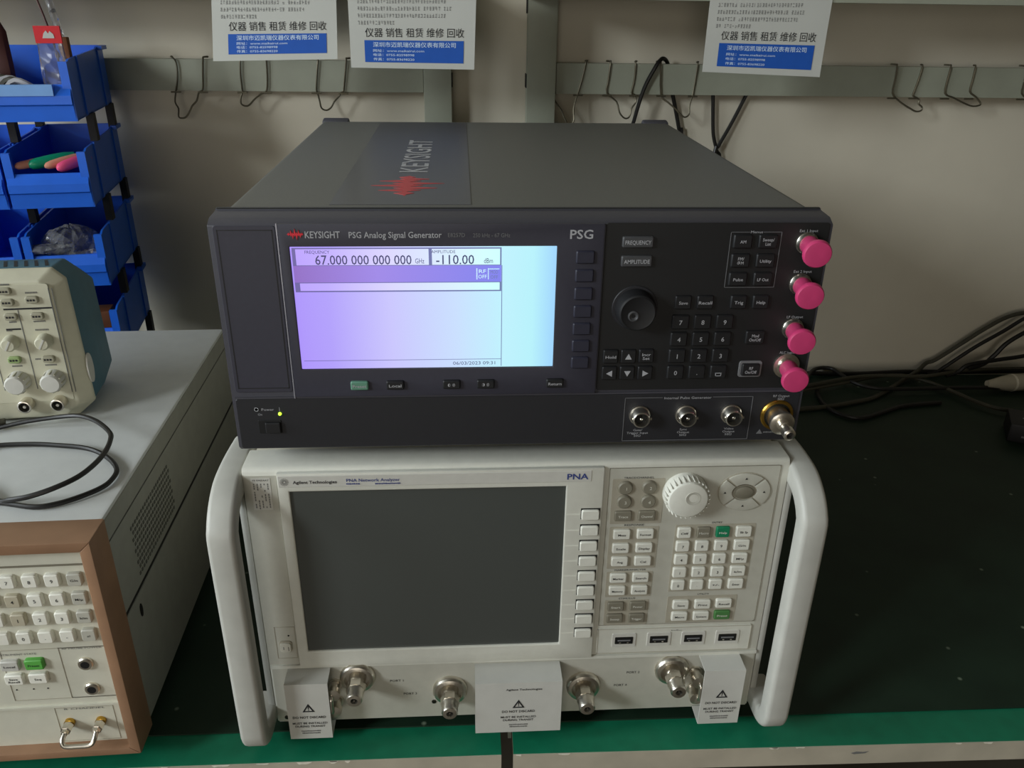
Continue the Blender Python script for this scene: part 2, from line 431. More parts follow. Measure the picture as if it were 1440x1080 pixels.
# ------------------------------------------------------------------ wire hooks on the rails (front of rail y = .735)
HK = {
 'A': [(-452,516),(-447,511),(-446,500),(-448,485),(-452,471),(-455,455),(-451,446),(-452,435),(-447,433),(-441,435),(-435,443),(-431,450),(-424,457),(-420,468),(-414,472),(-411,492),(-408,513)],
 'B': [(-356,514),(-358,493),(-358,474),(-358,469),(-361,461),(-361,453),(-355,450),(-349,452),(-342,459),(-331,467),(-323,472),(-320,493),(-319,514)],
 'C': [(-246,514),(-250,489),(-252,473),(-250,466),(-248,457),(-246,448),(-239,445),(-232,449),(-227,457),(-220,464),(-217,469),(-213,472),(-210,489),(-206,514)],
 'D': [(90,514),(90,472),(94,468),(98,459),(107,447),(113,434),(120,425),(126,434),(125,449),(128,462),(131,472),(136,490),(141,514)],
 'E': [(177,514),(175,490),(174,472),(189,460),(194,445),(202,437),(209,439),(212,451),(218,460),(215,470),(211,473),(214,493),(214,514)],
 'F': [(251,514),(255,471),(266,460),(278,451),(286,443),(293,439),(299,443),(299,453),(301,463),(303,471),(305,493),(306,514)],
 'G': [(605,514),(606,496),(606,476),(616,466),(629,458),(637,454),(646,450),(654,451),(655,456),(649,461),(649,467),(639,472),(639,478),(642,494),(644,514)],
 'H': [(687,514),(686,495),(687,476),(701,470),(720,462),(734,458),(745,460),(744,464),(735,472),(725,479),(725,495),(725,514)],
 'I': [(803,514),(805,493),(806,477),(820,468),(836,461),(843,467),(838,490),(834,514)]}
HL = {'A': 'wire rail hook nearest the blue bins', 'B': 'wire rail hook hanging under the leftmost paper notice', 'C': 'wire rail hook between the two neighbouring paper notices',
      'D': 'wire rail hook beside the right-hand upright post', 'E': 'wire rail hook left of the draped black cable', 'F': 'wire rail hook just right of the draped black cable',
      'G': 'bent wire hook on the right rail, first past the paper notice', 'H': 'bent wire hook on the right rail, second past the paper notice', 'I': 'wire hook at the right edge of the photo, cut by the frame'}
def rail_y(x): return 0.7335 if x < 0 else 0.7335 - 0.0157 * (x + 0.004)
for k, pts in HK.items():
    cx = sum(p[0] for p in pts) / len(pts) * mm
    h = thing('wire_hook', HL[k], 'hook', (cx, rail_y(cx) + 0.001, 0.47), 0, 'wire hooks on the rails')
    path = []
    for i, (x, z) in enumerate(pts):
        dz = max(0.0, 470 - z)                            # the loop leans out from the rail as it drops
        path.append((x * mm - cx, -0.0015 - 0.18 * dz * mm, z * mm - 0.47))
    first, last = path[0], path[-1]
    path = [(first[0] - 0.004, 0.011, 0.0455)] + [(first[0], 0.004, 0.0455)] + path + [(last[0], 0.004, 0.0455), (last[0] + 0.004, 0.011, 0.0455)]
    G().tube(path, 0.0013, 6, 3).build('wire', 'wire', h, smooth=True)
    for (x, z) in (pts[0], pts[-1]):                      # little cross clips at the lower rail edge
        xx = min(pts, key=lambda p: abs(p[0] - x) + abs(p[1] - 471))[0] * mm - cx
        G().tube([(xx - 0.007, -0.003, -0.0015), (xx + 0.007, -0.003, -0.0015)], 0.0012, 6, 1).build('cross_wire', 'wire', h, smooth=True)

# ------------------------------------------------------------------ printed notices taped to the shelf beam
def notice(label, bl, br, tl, tr, blue_scale, seed, curl):
    """corner points in mm (x, z); hangs at y = .697, lower edge free"""
    cx = (bl[0] + br[0]) / 2 * mm
    t = thing('paper_notice', label, 'paper', (cx, 0.5740, bl[1] * mm), 0, 'printed notices')
    L = lambda p: ((p[0] * mm - cx), p[1] * mm - bl[1] * mm)
    (x0, z0), (x1, z1), (x2, z2), (x3, z3) = L(bl), L(br), L(tl), L(tr)
    hgt = 0.137                                              # sheet reaches up over the beam, out of the photo
    k = hgt / (z2 - z0)
    def at(u, v):                                            # bilinear, v measured in sheet heights
        vv = v * k
        bx = x0 + (x1 - x0) * u; bz = z0 + (z1 - z0) * u; tx = x2 + (x3 - x2) * u; tz = z2 + (z3 - z2) * u
        return (bx + (tx - bx) * vv, bz + (tz - bz) * vv)
    def yoff(u, v):
        return -curl * (1 - min(1, v * 1.6)) ** 2 * (0.4 + 0.6 * u)
    nu, nv = 8, 8; V = []; F = []
    for side in (0, 1):
        for j in range(nv + 1):
            for i in range(nu + 1):
                x, z = at(i / nu, j / nv); V.append((x, yoff(i / nu, j / nv) + side * 0.0003, z))
    n1 = (nu + 1) * (nv + 1)
    for j in range(nv):
        for i in range(nu):
            a = j * (nu + 1) + i; q = (a, a + 1, a + nu + 2, a + nu + 1)
            F.append(q); F.append(tuple(n1 + w for w in reversed(q)))
    link('sheet', mesh('sheet', V, F, True), M['paper'], t)
    rnd = random.Random(seed)
    def put(u, v): x, z = at(u, v); return (x, yoff(u, v) - 0.0004, z)
    def quad(V, F, u0, u1, v0, v1, dy=0.0, nn=1):
        for q in range(nn):
            a, b_ = u0 + (u1 - u0) * q / nn, u0 + (u1 - u0) * (q + 1) / nn
            k_ = len(V)
            for (u, v) in ((a, v0), (b_, v0), (b_, v1), (a, v1)):
                p = put(u, v); V.append((p[0], p[1] - dy, p[2]))
            F.append((k_, k_ + 1, k_ + 2, k_ + 3))
    us, vb0, vb1 = blue_scale
    V, F = [], []; quad(V, F, us[0], us[1], vb0, vb1, 0.0, 6)
    link('blue_banner', mesh('blue_banner', V, F), M['paper_blue'], t)
    # lettering laid on the sheet through the same mapping
    def words(items, m, nm, dy):
        V, F = [], []
        for s, u0, u1, vc, hh, bd in items:
            vs, fs = text_data(s, bd)
            if not vs: continue
            xs = [q[0] for q in vs]; a, b_ = min(xs), max(xs); kk = len(V)
            for q in vs:
                p = put(u0 + (u1 - u0) * (q[0] - a) / (b_ - a), vc + (q[1] - 0.35) * hh); V.append((p[0], p[1] - dy, p[2]))
            F += [tuple(kk + i for i in f) for f in fs]
        me = mesh(nm, V, F); link(nm, me, M[m], t)
    bw = us[1] - us[0]; bh = vb1 - vb0
    words([('仪器 销售 租赁 维修 回收', us[0] + 0.01 * bw, us[1], vb1 + 0.062, 0.082, 0.0)], 'ink', 'heading', 0.0001)
    words([('深圳市迈凯瑞仪器仪表有限公司', us[0] + 0.085 * bw, us[0] + 0.92 * bw, vb0 + 0.80 * bh, 0.046, 0.012),
           ('网址：www.maikairui.com', us[0] + 0.085 * bw, us[0] + 0.60 * bw, vb0 + 0.53 * bh, 0.026, 0.01),
           ('电话：0755-82598998', us[0] + 0.085 * bw, us[0] + 0.50 * bw, vb0 + 0.34 * bh, 0.026, 0.01),
           ('传真：0755-83698220', us[0] + 0.085 * bw, us[0] + 0.50 * bw, vb0 + 0.14 * bh, 0.026, 0.01)], 'paper_pale', 'banner_lettering', 0.0002)
    # rows of fine print too small to read: short strokes
    V, F = [], []
    v = vb1 + 0.13; row = 0
    while v < 0.97:
        end = 0.36 if row == 0 else rnd.uniform(0.74, 0.80)
        u = 0.07
        while u < end:
            w = 0.016
            for s in range(3):
                if rnd.random() < 0.8:
                    vv = v + 0.012 * s; quad(V, F, u + rnd.uniform(0, 0.004), u + w - rnd.uniform(0.0, 0.005), vv, vv + 0.0055)
            if rnd.random() < 0.8:
                uu = u + rnd.uniform(0.003, 0.011); quad(V, F, uu, uu + 0.003, v, v + 0.03)
            u += 0.0225 if rnd.random() > 0.07 else 0.045
        v += 0.058; row += 1
    link('fine_print', mesh('fine_print', V, F), M['ink_grey'], t)
    return t
notice('white notice with blue banner, leftmost, beside the blue bins', (-350, 521), (-196, 525), (-343, 590), (-193, 592), ((0.125, 0.915), 0.055, 0.225), 1, 0.004)
notice('white notice with blue banner in front of the left upright post', (-180, 515), (-25, 514), (-179, 592), (-22, 594), ((0.115, 0.91), 0.05, 0.235), 2, 0.002)
notice('white notice with blue banner, slightly tilted, alone on the right', (270, 514), (426, 509), (271, 598), (428, 600), ((0.115, 0.915), 0.055, 0.255), 3, 0.003)

# ------------------------------------------------------------------ cables on the wall and along the back of the bench
def cable(label, pts, r, m='pvc_black', name='cable', cat='cable', group='black cables'):
    c = Vector(pts[0])
    o = G().tube([Vector(p) - c for p in pts], r, 8, 5).build(name, m, None, c, smooth=True)
    return tag(o, label, cat, group)
cable('black cable draped over the right hook rail behind the charcoal instrument',
      [(0.205, 0.722, 0.0035), (0.205, 0.724, 0.20), (.212, .7265, .40), (.217, .7265, .433), (.228, .7255, .478), (.242, .7245, .508), (.250, .728, .5185), (.257, .735, .5195), (.265, .744, .512), (.272, .7505, .49), (.278, .7505, .469), (.285, .7505, .446), (.293, .7505, .418), (.298, .7505, .399), (.30, .75, .2), (.30, .745, .0035)], 0.0030)
cable('black cable hanging straight, left strand of the V behind the charcoal instrument',
      [(.338, .7505, .55), (.339, .7505, .50), (.340, .7505, .474), (.344, .7505, .436), (.348, .7505, .409), (.356, .7505, .386), (.364, .7505, .36), (.37, .7505, .2), (.37, .74, .0035)], 0.0028)
cable('black cable hanging slanted, right strand of the V behind the charcoal instrument',
      [(.43, .7505, .55), (.41, .7505, .51), (.394, .7505, .474), (.375, .7505, .429), (.357, .7475, .393), (.350, .744, .375), (.335, .742, .2), (.33, .735, .0035)], 0.0028)
def flat(pts, z): return [(x * mm, y * mm, z) for x, y in pts]
def wallp(pts, y): return [(x * mm, y, max(z * mm, 0.004)) for x, z in pts]
cable('grey cable rising from the bench towards the right edge of the photo, topmost',
      flat([(440, 600), (496, 606), (550, 614), (596, 628), (636, 643), (685, 680)], 0.0045) + [(.725, .712, .006), (.755, .730, .012)] + wallp([(775, 22), (790, 28), (824, 54), (864, 85), (901, 108), (940, 116), (1000, 110)], .742), 0.0036, 'cable_grey')
cable('black cable curling in a small arch beside the pink-capped connectors',
      flat([(470, 640), (533, 692), (568, 738), (588, 752), (608, 748), (614, 725), (622, 690), (645, 668), (690, 662), (800, 664), (907, 661), (1000, 660)], 0.0105), 0.0034)
cable('black cable making the nearest loop on the dark mat',
      flat([(560, 690), (548, 660), (543, 618), (554, 587), (581, 572), (625, 590), (672, 612), (740, 622)], 0.0040), 0.0034)
cable('grey cable bending forward to the power adaptor on the mat',
      flat([(480, 650), (540, 671), (611, 694), (672, 715), (719, 720), (743, 704), (765, 675), (780, 646), (796, 610), (815, 588), (835, 580)], 0.0090), 0.0034, 'cable_grey')
cable('grey cable lying nearly straight against the foot of the wall',
      flat([(470, 655), (538, 672), (622, 700), (682, 706), (744, 700), (795, 712), (844, 725), (950, 728)], 0.0155), 0.0032, 'cable_grey')
cable('black cable at the foot of the wall behind all other cables',
      flat([(430, 735), (560, 742), (650, 738), (740, 744), (850, 741), (1000, 744)], 0.0045), 0.0042)
cable('black cable rising at the right, second from the top', wallp([(775, 5), (792, 8), (802, 16), (850, 55), (894, 85), (931, 112), (1000, 150)], .733), 0.0034)
cable('black cable rising at the right, third from the top', wallp([(842, 18), (868, 27), (884, 44), (900, 66), (933, 90), (1000, 130)], .724), 0.0040)
cable('black cable rising at the right, lowest of the bundle', wallp([(800, 8), (820, 16), (836, 29), (885, 38), (940, 47), (1000, 70)], .716), 0.0036)
p = thing('power_plug', 'beige cylindrical plug at the right edge under the cable bundle', 'plug', (0.872, 0.668, 0.016), R(95))
G().lathe([(-0.03, 0.006), (-0.015, 0.009), (0.0, 0.0125), (0.012, 0.0145), (0.06, 0.0145)], 16).build('body', 'edge', p, smooth=True)
G().lathe([(0.014, 0.0150), (0.018, 0.0150)], 16).build('ring', 'chip', p, smooth=True)
a = thing('power_adaptor', 'black power adaptor lying on the mat at the right edge', 'adaptor', (0.815, 0.510, 0.0), R(-28))
G().box(-0.03, 0.07, -0.03, 0.03, 0.0, 0.030).build('body', 'psg_key', a, bevel=0.004)
G().box(-0.012, 0.020, -0.0304, -0.0296, 0.010, 0.013).build('mark', 'print_dim', a)
G().box(-0.012, 0.028, -0.004, -0.001, 0.0298, 0.0304).build('mark', 'print_grey', a)

# ------------------------------------------------------------------ parts shared by both big instruments
_KEY = {}
def key_mesh(w, h, d, r, tilt=0.0):
    k = (w, h, d, r)
    return G().slab(w, h, d, r, min(0.0008, d * 0.4))
def add_key(parent, name, cx, cz, w, h, d, m, legend=None, lm='print_grey', lh=None, lw=None, r=0.0012, y=0.0):
    k = (w, h, d, r, m)
    if k not in _KEY:
        o = key_mesh(w, h, d, r).build(name, m, parent, (cx, y, cz), smooth=True); _KEY[k] = o.data
    else:
        o = link(name, _KEY[k], None, parent, (cx, y, cz))
    if legend:
        lettering([(legend, 0, 0, lh or 0.0024, lw, 0.01)], lm, o, 'legend', -d - 0.0002)
    return o
def outline(parent, x0, x1, z0, z1, m, name='outline', t=0.0004, y=-0.0011, gap=None):
    g = G()
    for a0, a1, b0, b1 in ((x0, x1, z0, z0 + t), (x0, x0 + t, z0, z1), (x1 - t, x1, z0, z1)):
        g.box(a0, a1, y, y + 0.0004, b0, b1)
    if gap: g.box(x0, gap[0], y, y + 0.0004, z1 - t, z1); g.box(gap[1], x1, y, y + 0.0004, z1 - t, z1)
    else: g.box(x0, x1, y, y + 0.0004, z1 - t, z1)
    return g.build(name, m, parent)
def plate(parent, name, x0, x1, z0, z1, m, d=0.0008, r=0.002, y=0.0, ch=0.0003):
    return G().slab(x1 - x0, z1 - z0, d, r, ch).build(name, m, parent, ((x0 + x1) / 2, y, (z0 + z1) / 2))
def frame_plate(parent, name, x0, x1, z0, z1, hx0, hx1, hz0, hz1, m, d, y=0.0, bevel=0.0006):
    """plate with a rectangular opening"""
    V = []; F = []
    for yy in (y, y - d):
        V += [(x0, yy, z0), (x1, yy, z0), (x1, yy, z1), (x0, yy, z1), (hx0, yy, hz0), (hx1, yy, hz0), (hx1, yy, hz1), (hx0, yy, hz1)]
    for i in range(4):
        j = (i + 1) % 4
        F += [(i, j, 4 + j, 4 + i), (8 + i, 12 + i, 12 + j, 8 + j), (i, 8 + i, 8 + j, j), (4 + i, 4 + j, 12 + j, 12 + i)]
    return G().add(V, F).build(name, m, parent, bevel=bevel)
_SP = [(-0.78, 0.30, 0.25, 0.16), (-0.50, 0.72, 0.40, 0.13), (-0.27, 0.35, 0.85, 0.14), (-0.02, 1.0, 0.45, 0.13), (0.20, 0.40, 1.0, 0.13), (0.45, 0.78, 0.35, 0.13), (0.66, 0.25, 0.62, 0.13), (0.86, 0.30, 0.2, 0.13)]
def _env(k, x): return max([0.03] + [sp[k] * (1 - abs(x - sp[0]) / sp[3]) for sp in _SP])
_XS = [-1.0 + 0.025 * i for i in range(81)]
WAVE = [(x, _env(1, x)) for x in _XS] + [(x, -_env(2, x)) for x in reversed(_XS)]

# ------------------------------------------------------------------ signal generator (upper, charcoal)
PO = (0.00075, 0.0033, 0.285)
psg = thing('signal_generator', 'charcoal signal generator with lit blue-violet screen, stacked on the white instrument', 'test instrument', PO)
G().box(-0.2065, 0.2065, 0.027, 0.474, 0.0, 0.1775).build('case', 'psg_case', psg, bevel=0.005, seg=3)
for sx in (-1, 1):
    G().prism_x([(0.468, 0.150), (0.484, 0.150), (0.486, 0.176), (0.480, 0.1805), (0.468, 0.1785)], sx * 0.2065, sx * 0.176).build('rear_foot', 'psg_bezel', psg, bevel=0.002)
    for fy in (0.05, 0.42):
        G().lathe([(0, 0.012), (0.0, 0.012)], 16)
        f = G().loft([[(0.012 * math.cos(t * math.pi / 8), 0.012 * math.sin(t * math.pi / 8), zz) for t in range(16)] for zz in (-0.0134, 0.001)])
        f.build('foot', 'psg_key', psg, (sx * 0.165, fy, 0.0))
G().prism_x([(0.0, 0.004), (0.004, 0.0), (0.028, 0.0), (0.028, 0.178), (0.0245, 0.178), (0.0235, 0.1768), (0.007, 0.1757), (0.0, 0.172)], -0.213, 0.213).build('front_bezel', 'psg_bezel', psg, bevel=0.0012)
G().box(-0.212, 0.212, 0.0240, 0.0250, 0.1770, 0.1782).build('bezel_groove', 'groove', psg)
plate(psg, 'blank_panel', -0.2095, -0.1685, 0.0495, 0.1720, 'psg_mod', 0.0008, 0.002)
outline(psg, -0.2070, -0.1705, 0.0525, 0.1692, 'psg_black', 'panel_line', 0.0005, -0.0010)
G().box(-0.1678, -0.1670, -0.0016, 0.0, 0.0445, 0.1735).build('silver_seam', 'silver_line', psg)
frame_plate(psg, 'display_module', -0.1665, 0.0530, 0.0460, 0.1735, -0.1600, 0.0208, 0.0678, 0.1580, 'psg_mod', 0.0026, 0.0, 0.0006)
plate(psg, 'keypad_overlay', 0.0540, 0.2105, 0.0475, 0.1735, 'psg_black', 0.0008, 0.002)
plate(psg, 'lower_panel', -0.2105, 0.2105, 0.0030, 0.0440, 'psg_strip', 0.0008, 0.002)
G().box(-0.2105, 0.2105, -0.0010, 0.0, 0.0442, 0.0456).build('panel_ledge', 'psg_bezel', psg)
# lit screen
LCDS = [(0.0, (172, 148, 250)), (0.12, (176, 158, 250)), (0.36, (200, 196, 252)), (0.62, (200, 222, 253)), (0.80, (190, 240, 252)), (0.92, (182, 240, 250)), (1.0, (160, 214, 252))]
def shade(k): return [(p, tuple(max(0, min(255, int(c * kk))) for c, kk in zip(col, k))) for p, col in LCDS]
M['lcd'] = lcd('lcd_white', LCDS, -0.1589, 0.0194, 1.0)
M['lcd_bright'] = lcd('lcd_bright', shade((1.06, 1.06, 1.0)), -0.1589, 0.0194, 1.05)
M['lcd_purple'] = lcd('lcd_purple', [(0.0, (150, 112, 204)), (0.4, (164, 140, 240)), (1.0, (134, 136, 248))], -0.1589, -0.0182, 0.9)
M['lcd_line'] = lcd('lcd_line', [(0.0, (120, 108, 178)), (1.0, (120, 140, 190))], -0.1589, 0.0194, 0.8)
M['lcd_text'] = lcd('lcd_text', [(0.0, (74, 66, 120)), (1.0, (70, 84, 130))], -0.1589, 0.0194, 0.7)
sc = G().box(-0.1600, 0.0208, -0.0010, 0.0, 0.0678, 0.1580).build('screen', 'lcd', psg)
def field(x0, x1, z0, z1, m, nm='screen_field', y=-0.0013): return G().box(x0 * mm, x1 * mm, y, -0.0009, z0 * mm, z1 * mm).build(nm, m, sc)
field(-158.9, -65.5, 144.3, 156.9, 'lcd_line', 'screen_line', -0.0012)
field(-156.5, -67.0, 144.8, 156.0, 'lcd_bright')
field(-65.5, -17.2, 144.3, 156.9, 'lcd_line', 'screen_line', -0.0012)
field(-64.8, -18.2, 144.8, 156.0, 'lcd_bright')
field(-158.9, -17.2, 132.6, 144.3, 'lcd_purple')
field(-158.9, -17.2, 125.6, 132.6, 'lcd_line', 'screen_line', -0.0012)
field(-155.5, -18.4, 126.6, 132.0, 'lcd_bright')
field(-17.1, -16.6, 68.5, 144.3, 'lcd_line', 'screen_line')
field(-158.0, -17.0, 73.9, 74.2, 'lcd_line', 'screen_line')
field(-34.6, -33.8, 134.2, 142.2, 'lcd_bright'); field(-26.6, -26.0, 134.2, 142.2, 'lcd_bright'); field(-26.0, -18.6, 141.4, 142.0, 'lcd_bright')
lettering([('FREQUENCY', -0.1420, 0.1541, 0.0022, 0.0165), ('67.000 000 000 000', -0.1112, 0.1486, 0.0066, 0.0650, 0.006), ('GHz', -0.0732, 0.1477, 0.0036, 0.0062),
           ('AMPLITUDE', -0.0570, 0.1541, 0.0022, 0.0165), ('-110.00', -0.0490, 0.1486, 0.0066, 0.0260, 0.006), ('dBm', -0.0262, 0.1477, 0.0036, 0.0062), ('06/03/2023 09:31', -0.0365, 0.0712, 0.0026, 0.0305)], 'lcd_text', sc, 'screen_lettering', -0.0016)
lettering([('RF', -0.0303, 0.1402, 0.0026, 0.0050), ('OFF', -0.0303, 0.1363, 0.0026, 0.0058)], 'lcd_bright', sc, 'screen_lettering', -0.0016)
lettering([('MOD', -0.0222, 0.1396, 0.0024, 0.0052), ('OFF', -0.0222, 0.1360, 0.0024, 0.0052)], 'lcd_line', sc, 'screen_lettering', -0.0016)
# printing on the display module
lettering([('KEYSIGHT', -0.1372, 0.1664, 0.0046, 0.0232, 0.012), ('PSG Analog Signal Generator', -0.0888, 0.1662, 0.0042, 0.0620, 0.01), ('PSG', 0.0372, 0.1663, 0.0062, 0.0158, 0.015)], 'print_grey', psg, 'lettering', -0.0029)
lettering([('E8257D', -0.0478, 0.1660, 0.0028, 0.0115), ('250 kHz - 67 GHz', -0.0241, 0.1658, 0.0028, 0.0252)], 'print_dim', psg, 'lettering', -0.0029)
G().poly([(-0.1552 + 0.0054 * x, 0.1667 + 0.0040 * z) for x, z in WAVE], -0.0031, -0.0026).build('waveform_logo', 'logo_red', psg)
for k in range(7):
    add_key(psg, 'soft_key', 0.0404, 0.1504 - 0.01319 * k, 0.0128, 0.0090, 0.0022, 'psg_key_blue', y=-0.0024)
for x, t, m, lm in ((-0.1196, 'Preset', 'psg_key_green', 'print_grey'), (-0.0939, 'Local', 'psg_key', 'print_grey'), (-0.0531, '◐ ☼', 'psg_key', 'print_grey'), (-0.0282, '◑ ☼', 'psg_key', 'print_grey'), (0.0226, 'Return', 'psg_key', 'print_grey')):
    add_key(psg, 'key', x, 0.0552, 0.0128, 0.0068, 0.0026, m, t, lm, 0.0022, min(0.0098, 0.0018 * len(t)), y=-0.0024)
for t, z in (('FREQUENCY', 0.1606), ('AMPLITUDE', 0.1470)):
    add_key(psg, 'key', 0.0765, z, 0.0216, 0.0078, 0.0028, 'psg_key_grey', t, 'print_grey', 0.0028, 0.0180, y=-0.0006)
kb = G().lathe([(0, 0.0165), (0.001, 0.0165), (0.0014, 0.0160)], 32).build('knob_well', 'psg_strip', psg, (0.0780, -0.0004, 0.1125), smooth=True)
kn = G().lathe([(0, 0.0145), (0.009, 0.0140), (0.0115, 0.0132), (0.0122, 0.0120), (0.0118, 0.0110)], 32).build('knob', 'psg_key', psg, (0.0780, -0.0014, 0.1125), smooth=True)
G().lathe([(0.0116, 0.0040), (0.0126, 0.0038), (0.0128, 0.0030), (0.0120, 0.0022), (0.0116, 0.0008)], 20, -0.003, -0.002).build('finger_dimple', 'psg_key_grey', kn, smooth=True)
for (x, z, t) in ((63, 75.2, 'Hold'), (89.2, 75.4, 'Incr\nSet')):
    add_key(psg, 'key', x * mm, z * mm, 0.0112, 0.0106, 0.0026, 'psg_key', t, 'print_grey', 0.0022, 0.0078 if t == 'Hold' else 0.0064, y=-0.0006)
tri = [(-1, -0.8), (1, -0.8), (0, 1)]
for (x, z, a) in ((76.1, 75.2, 0), (62.8, 62.0, 90), (76.0, 62.0, 180), (89.3, 61.9, 270)):
    k = add_key(psg, 'arrow_key', x * mm, z * mm, 0.0112, 0.0106, 0.0026, 'psg_key', y=-0.0006)
    ca, sa = math.cos(R(a)), math.sin(R(a))
    G().poly([((u * ca - v * sa) * 0.0024, (u * sa + v * ca) * 0.0024) for u, v in tri], -0.0029, -0.0025).build('arrow_mark', 'print_grey', k)
for x, t in ((112.4, 'Save'), (128.3, 'Recall'), (152.5, 'Trig'), (168.6, 'Help')):
    add_key(psg, 'key', x * mm, 0.1165, 0.0118, 0.0100, 0.0026, 'psg_key', t, 'print_grey', 0.0023, 0.0019 * len(t) * 0.85, y=-0.0006)
for r_, row in enumerate((('7', '8', '9'), ('4', '5', '6'), ('1', '2', '3'), ('0', '.', '—'))):
    for c_, t in enumerate(row):
        k = add_key(psg, 'number_key', (112.0 + 16.15 * c_) * mm, (101.6 - 13.2 * r_) * mm, 0.0124, 0.0106, 0.0026, 'psg_key', t, 'print_grey', 0.0034, y=-0.0006)
        if t == '—': outline(k, -0.0022, 0.0022, -0.0030, -0.0004, 'print_grey', 'legend_box', 0.0004, -0.0029)
add_key(psg, 'key', 0.1683, 0.0892, 0.0140, 0.0104, 0.0026, 'psg_key', 'Mod\nOn/Off', 'print_grey', 0.0023, 0.0088, y=-0.0006)
plate(psg, 'key_surround', 0.1598, 0.1772, 0.0572, 0.0702, 'print_dim', 0.0012, 0.002, -0.0006)
add_key(psg, 'key', 0.1684, 0.0637, 0.0136, 0.0096, 0.0028, 'psg_key', 'RF\nOn/Off', 'print_grey', 0.0023, 0.0088, y=-0.0012)
outline(psg, 0.1412, 0.1772, 0.1270, 0.1672, 'print_dim', 'menu_outline', 0.0003, -0.0011, (0.1545, 0.1640))
for x, z, t in ((149.7, 160.8, 'AM'), (167.5, 160.7, 'Sweep/\nList'), (149.7, 147.1, 'FM/\nΦM'), (167.5, 147.0, 'Utility'), (149.7, 133.6, 'Pulse'), (167.5, 133.5, 'LF Out')):
    add_key(psg, 'key', x * mm, z * mm, 0.0132, 0.0098, 0.0026, 'psg_key', t, 'print_grey', 0.0022, {'AM': 0.0042, 'FM/\nΦM': 0.0046, 'Pulse': 0.0070}.get(t, 0.0082), y=-0.0006)
lettering([('Menus', 0.1592, 0.1672, 0.0018, 0.0085), ('Ext 1 Input', 0.1959, 0.1680, 0.0019, 0.0130), ('Ext 2 Input', 0.1963, 0.1387, 0.0019, 0.0130), ('LF Output', 0.1962, 0.1045, 0.0019, 0.0120), ('ALC Input', 0.1948, 0.0765, 0.0019, 0.0115),
           ('Internal Pulse Generator', 0.1243, 0.0404, 0.0020, 0.0360), ('RF Output\n50Ω', 0.1961, 0.0395, 0.0019, 0.0125), ('Gate/\nTrigger Input\n50Ω', 0.0880, 0.0110, 0.0018, 0.0165), ('Sync\nOutput\n50Ω', 0.1235, 0.0110, 0.0018, 0.0095), ('Video\nOutput\n50Ω', 0.1590, 0.0110, 0.0018, 0.0095)], 'print_grey', psg, 'lettering', -0.0012)
outline(psg, 0.0765, 0.1745, 0.0040, 0.0408, 'print_dim', 'pulse_outline', 0.0003, -0.0011, (0.1050, 0.1435))
G().poly([(0.1812, 0.0085), (0.1858, 0.0085), (0.1835, 0.0122)], -0.0012, -0.0008).build('warning_triangle', 'print_dim', psg)
strokes(psg, 0.1935, 0.0098, 0.0140, 0.0015, 'print_dim', -0.0012)
for k, z in enumerate((0.1594, 0.1296, 0.0957, 0.0660)):
    c = G().lathe([(0, 0.0098 if k == 3 else 0.0078), (0.0018, 0.0098 if k == 3 else 0.0078), (0.0022, 0.0074), (0.0055, 0.0070), (0.0058, 0.0050), (0.010, 0.0048), (0.014, 0.0048)], 24).build('bnc_connector', 'steel', psg, (0.1956, -0.0006, z), smooth=True)
    lab = ('topmost pink dust cap on the right connector column', 'second pink dust cap from the top of the connector column', 'third pink dust cap from the top, above the washer', 'lowest pink dust cap, above the gold-ringed output')[k]
    cap = G().lathe([(0, 0.0062), (0.001, 0.0066), (0.013, 0.0064), (0.0145, 0.0070), (0.0155, 0.0092), (0.0172, 0.0098), (0.0192, 0.0096), (0.0205, 0.0088), (0.0208, 0.0060), (0.0207, 0.0015)], 28).build(
        'dust_cap', 'pink', None, (PO[0] + 0.1956, PO[1] - 0.0062, PO[2] + z), (R(4), 0, R(-5)), smooth=True)
    tag(cap, lab, 'dust cap', 'pink dust caps')
for x in (0.0882, 0.1236, 0.1587):
    c = G().lathe([(0, 0.0080), (0.0025, 0.0080), (0.0030, 0.0072), (0.0040, 0.0070), (0.0095, 0.0066), (0.0102, 0.0060), (0.0102, 0.0054), (0.0040, 0.0052), (0.0040, 0.0020)], 24).build('bnc_connector', 'steel', psg, (x, -0.0006, 0.0266), smooth=True)
    G().lathe([(0.0030, 0.0053), (0.0045, 0.0053)], 20).build('bore', 'hole', c)
    G().lathe([(0.0040, 0.0012), (0.0085, 0.0012), (0.009, 0.0006)], 10).build('pin', 'steel', c, smooth=True)
    for sx in (-1, 1):
        G().tube([(sx * 0.0064, -0.0075, 0), (sx * 0.0080, -0.0075, 0)], 0.0011, 8, 1).build('bayonet_pin', 'steel', c)
rf = G().lathe([(0, 0.0128), (0.0012, 0.0128), (0.0022, 0.0120), (0.0022, 0.0104), (0.0008, 0.0100)], 32).build('gold_ring', 'gold', psg, (0.1948, -0.0006, 0.0246), smooth=True)
G().lathe([(0.0006, 0.0108), (0.0018, 0.0106)], 28).build('ring_floor', 'dark_metal', rf)
rc = G().lathe([(0, 0.0086), (0.010, 0.0086), (0.0105, 0.0094), (0.0135, 0.0094), (0.0140, 0.0088), (0.0142, 0.0046), (0.016, 0.0044), (0.019, 0.0044), (0.0192, 0.0034), (0.0235, 0.0034), (0.024, 0.0046), (0.0300, 0.0046), (0.0305, 0.0042), (0.0310, 0.0028), (0.0270, 0.0024), (0.0268, 0.0004)], 24).build('rf_connector', 'steel', psg, (0.1948, -0.0010, 0.0246), (R(3), 0, R(-1)), smooth=True)
G().lathe([(0.0262, 0.0024), (0.0282, 0.0022)], 14).build('bore', 'hole', rc)
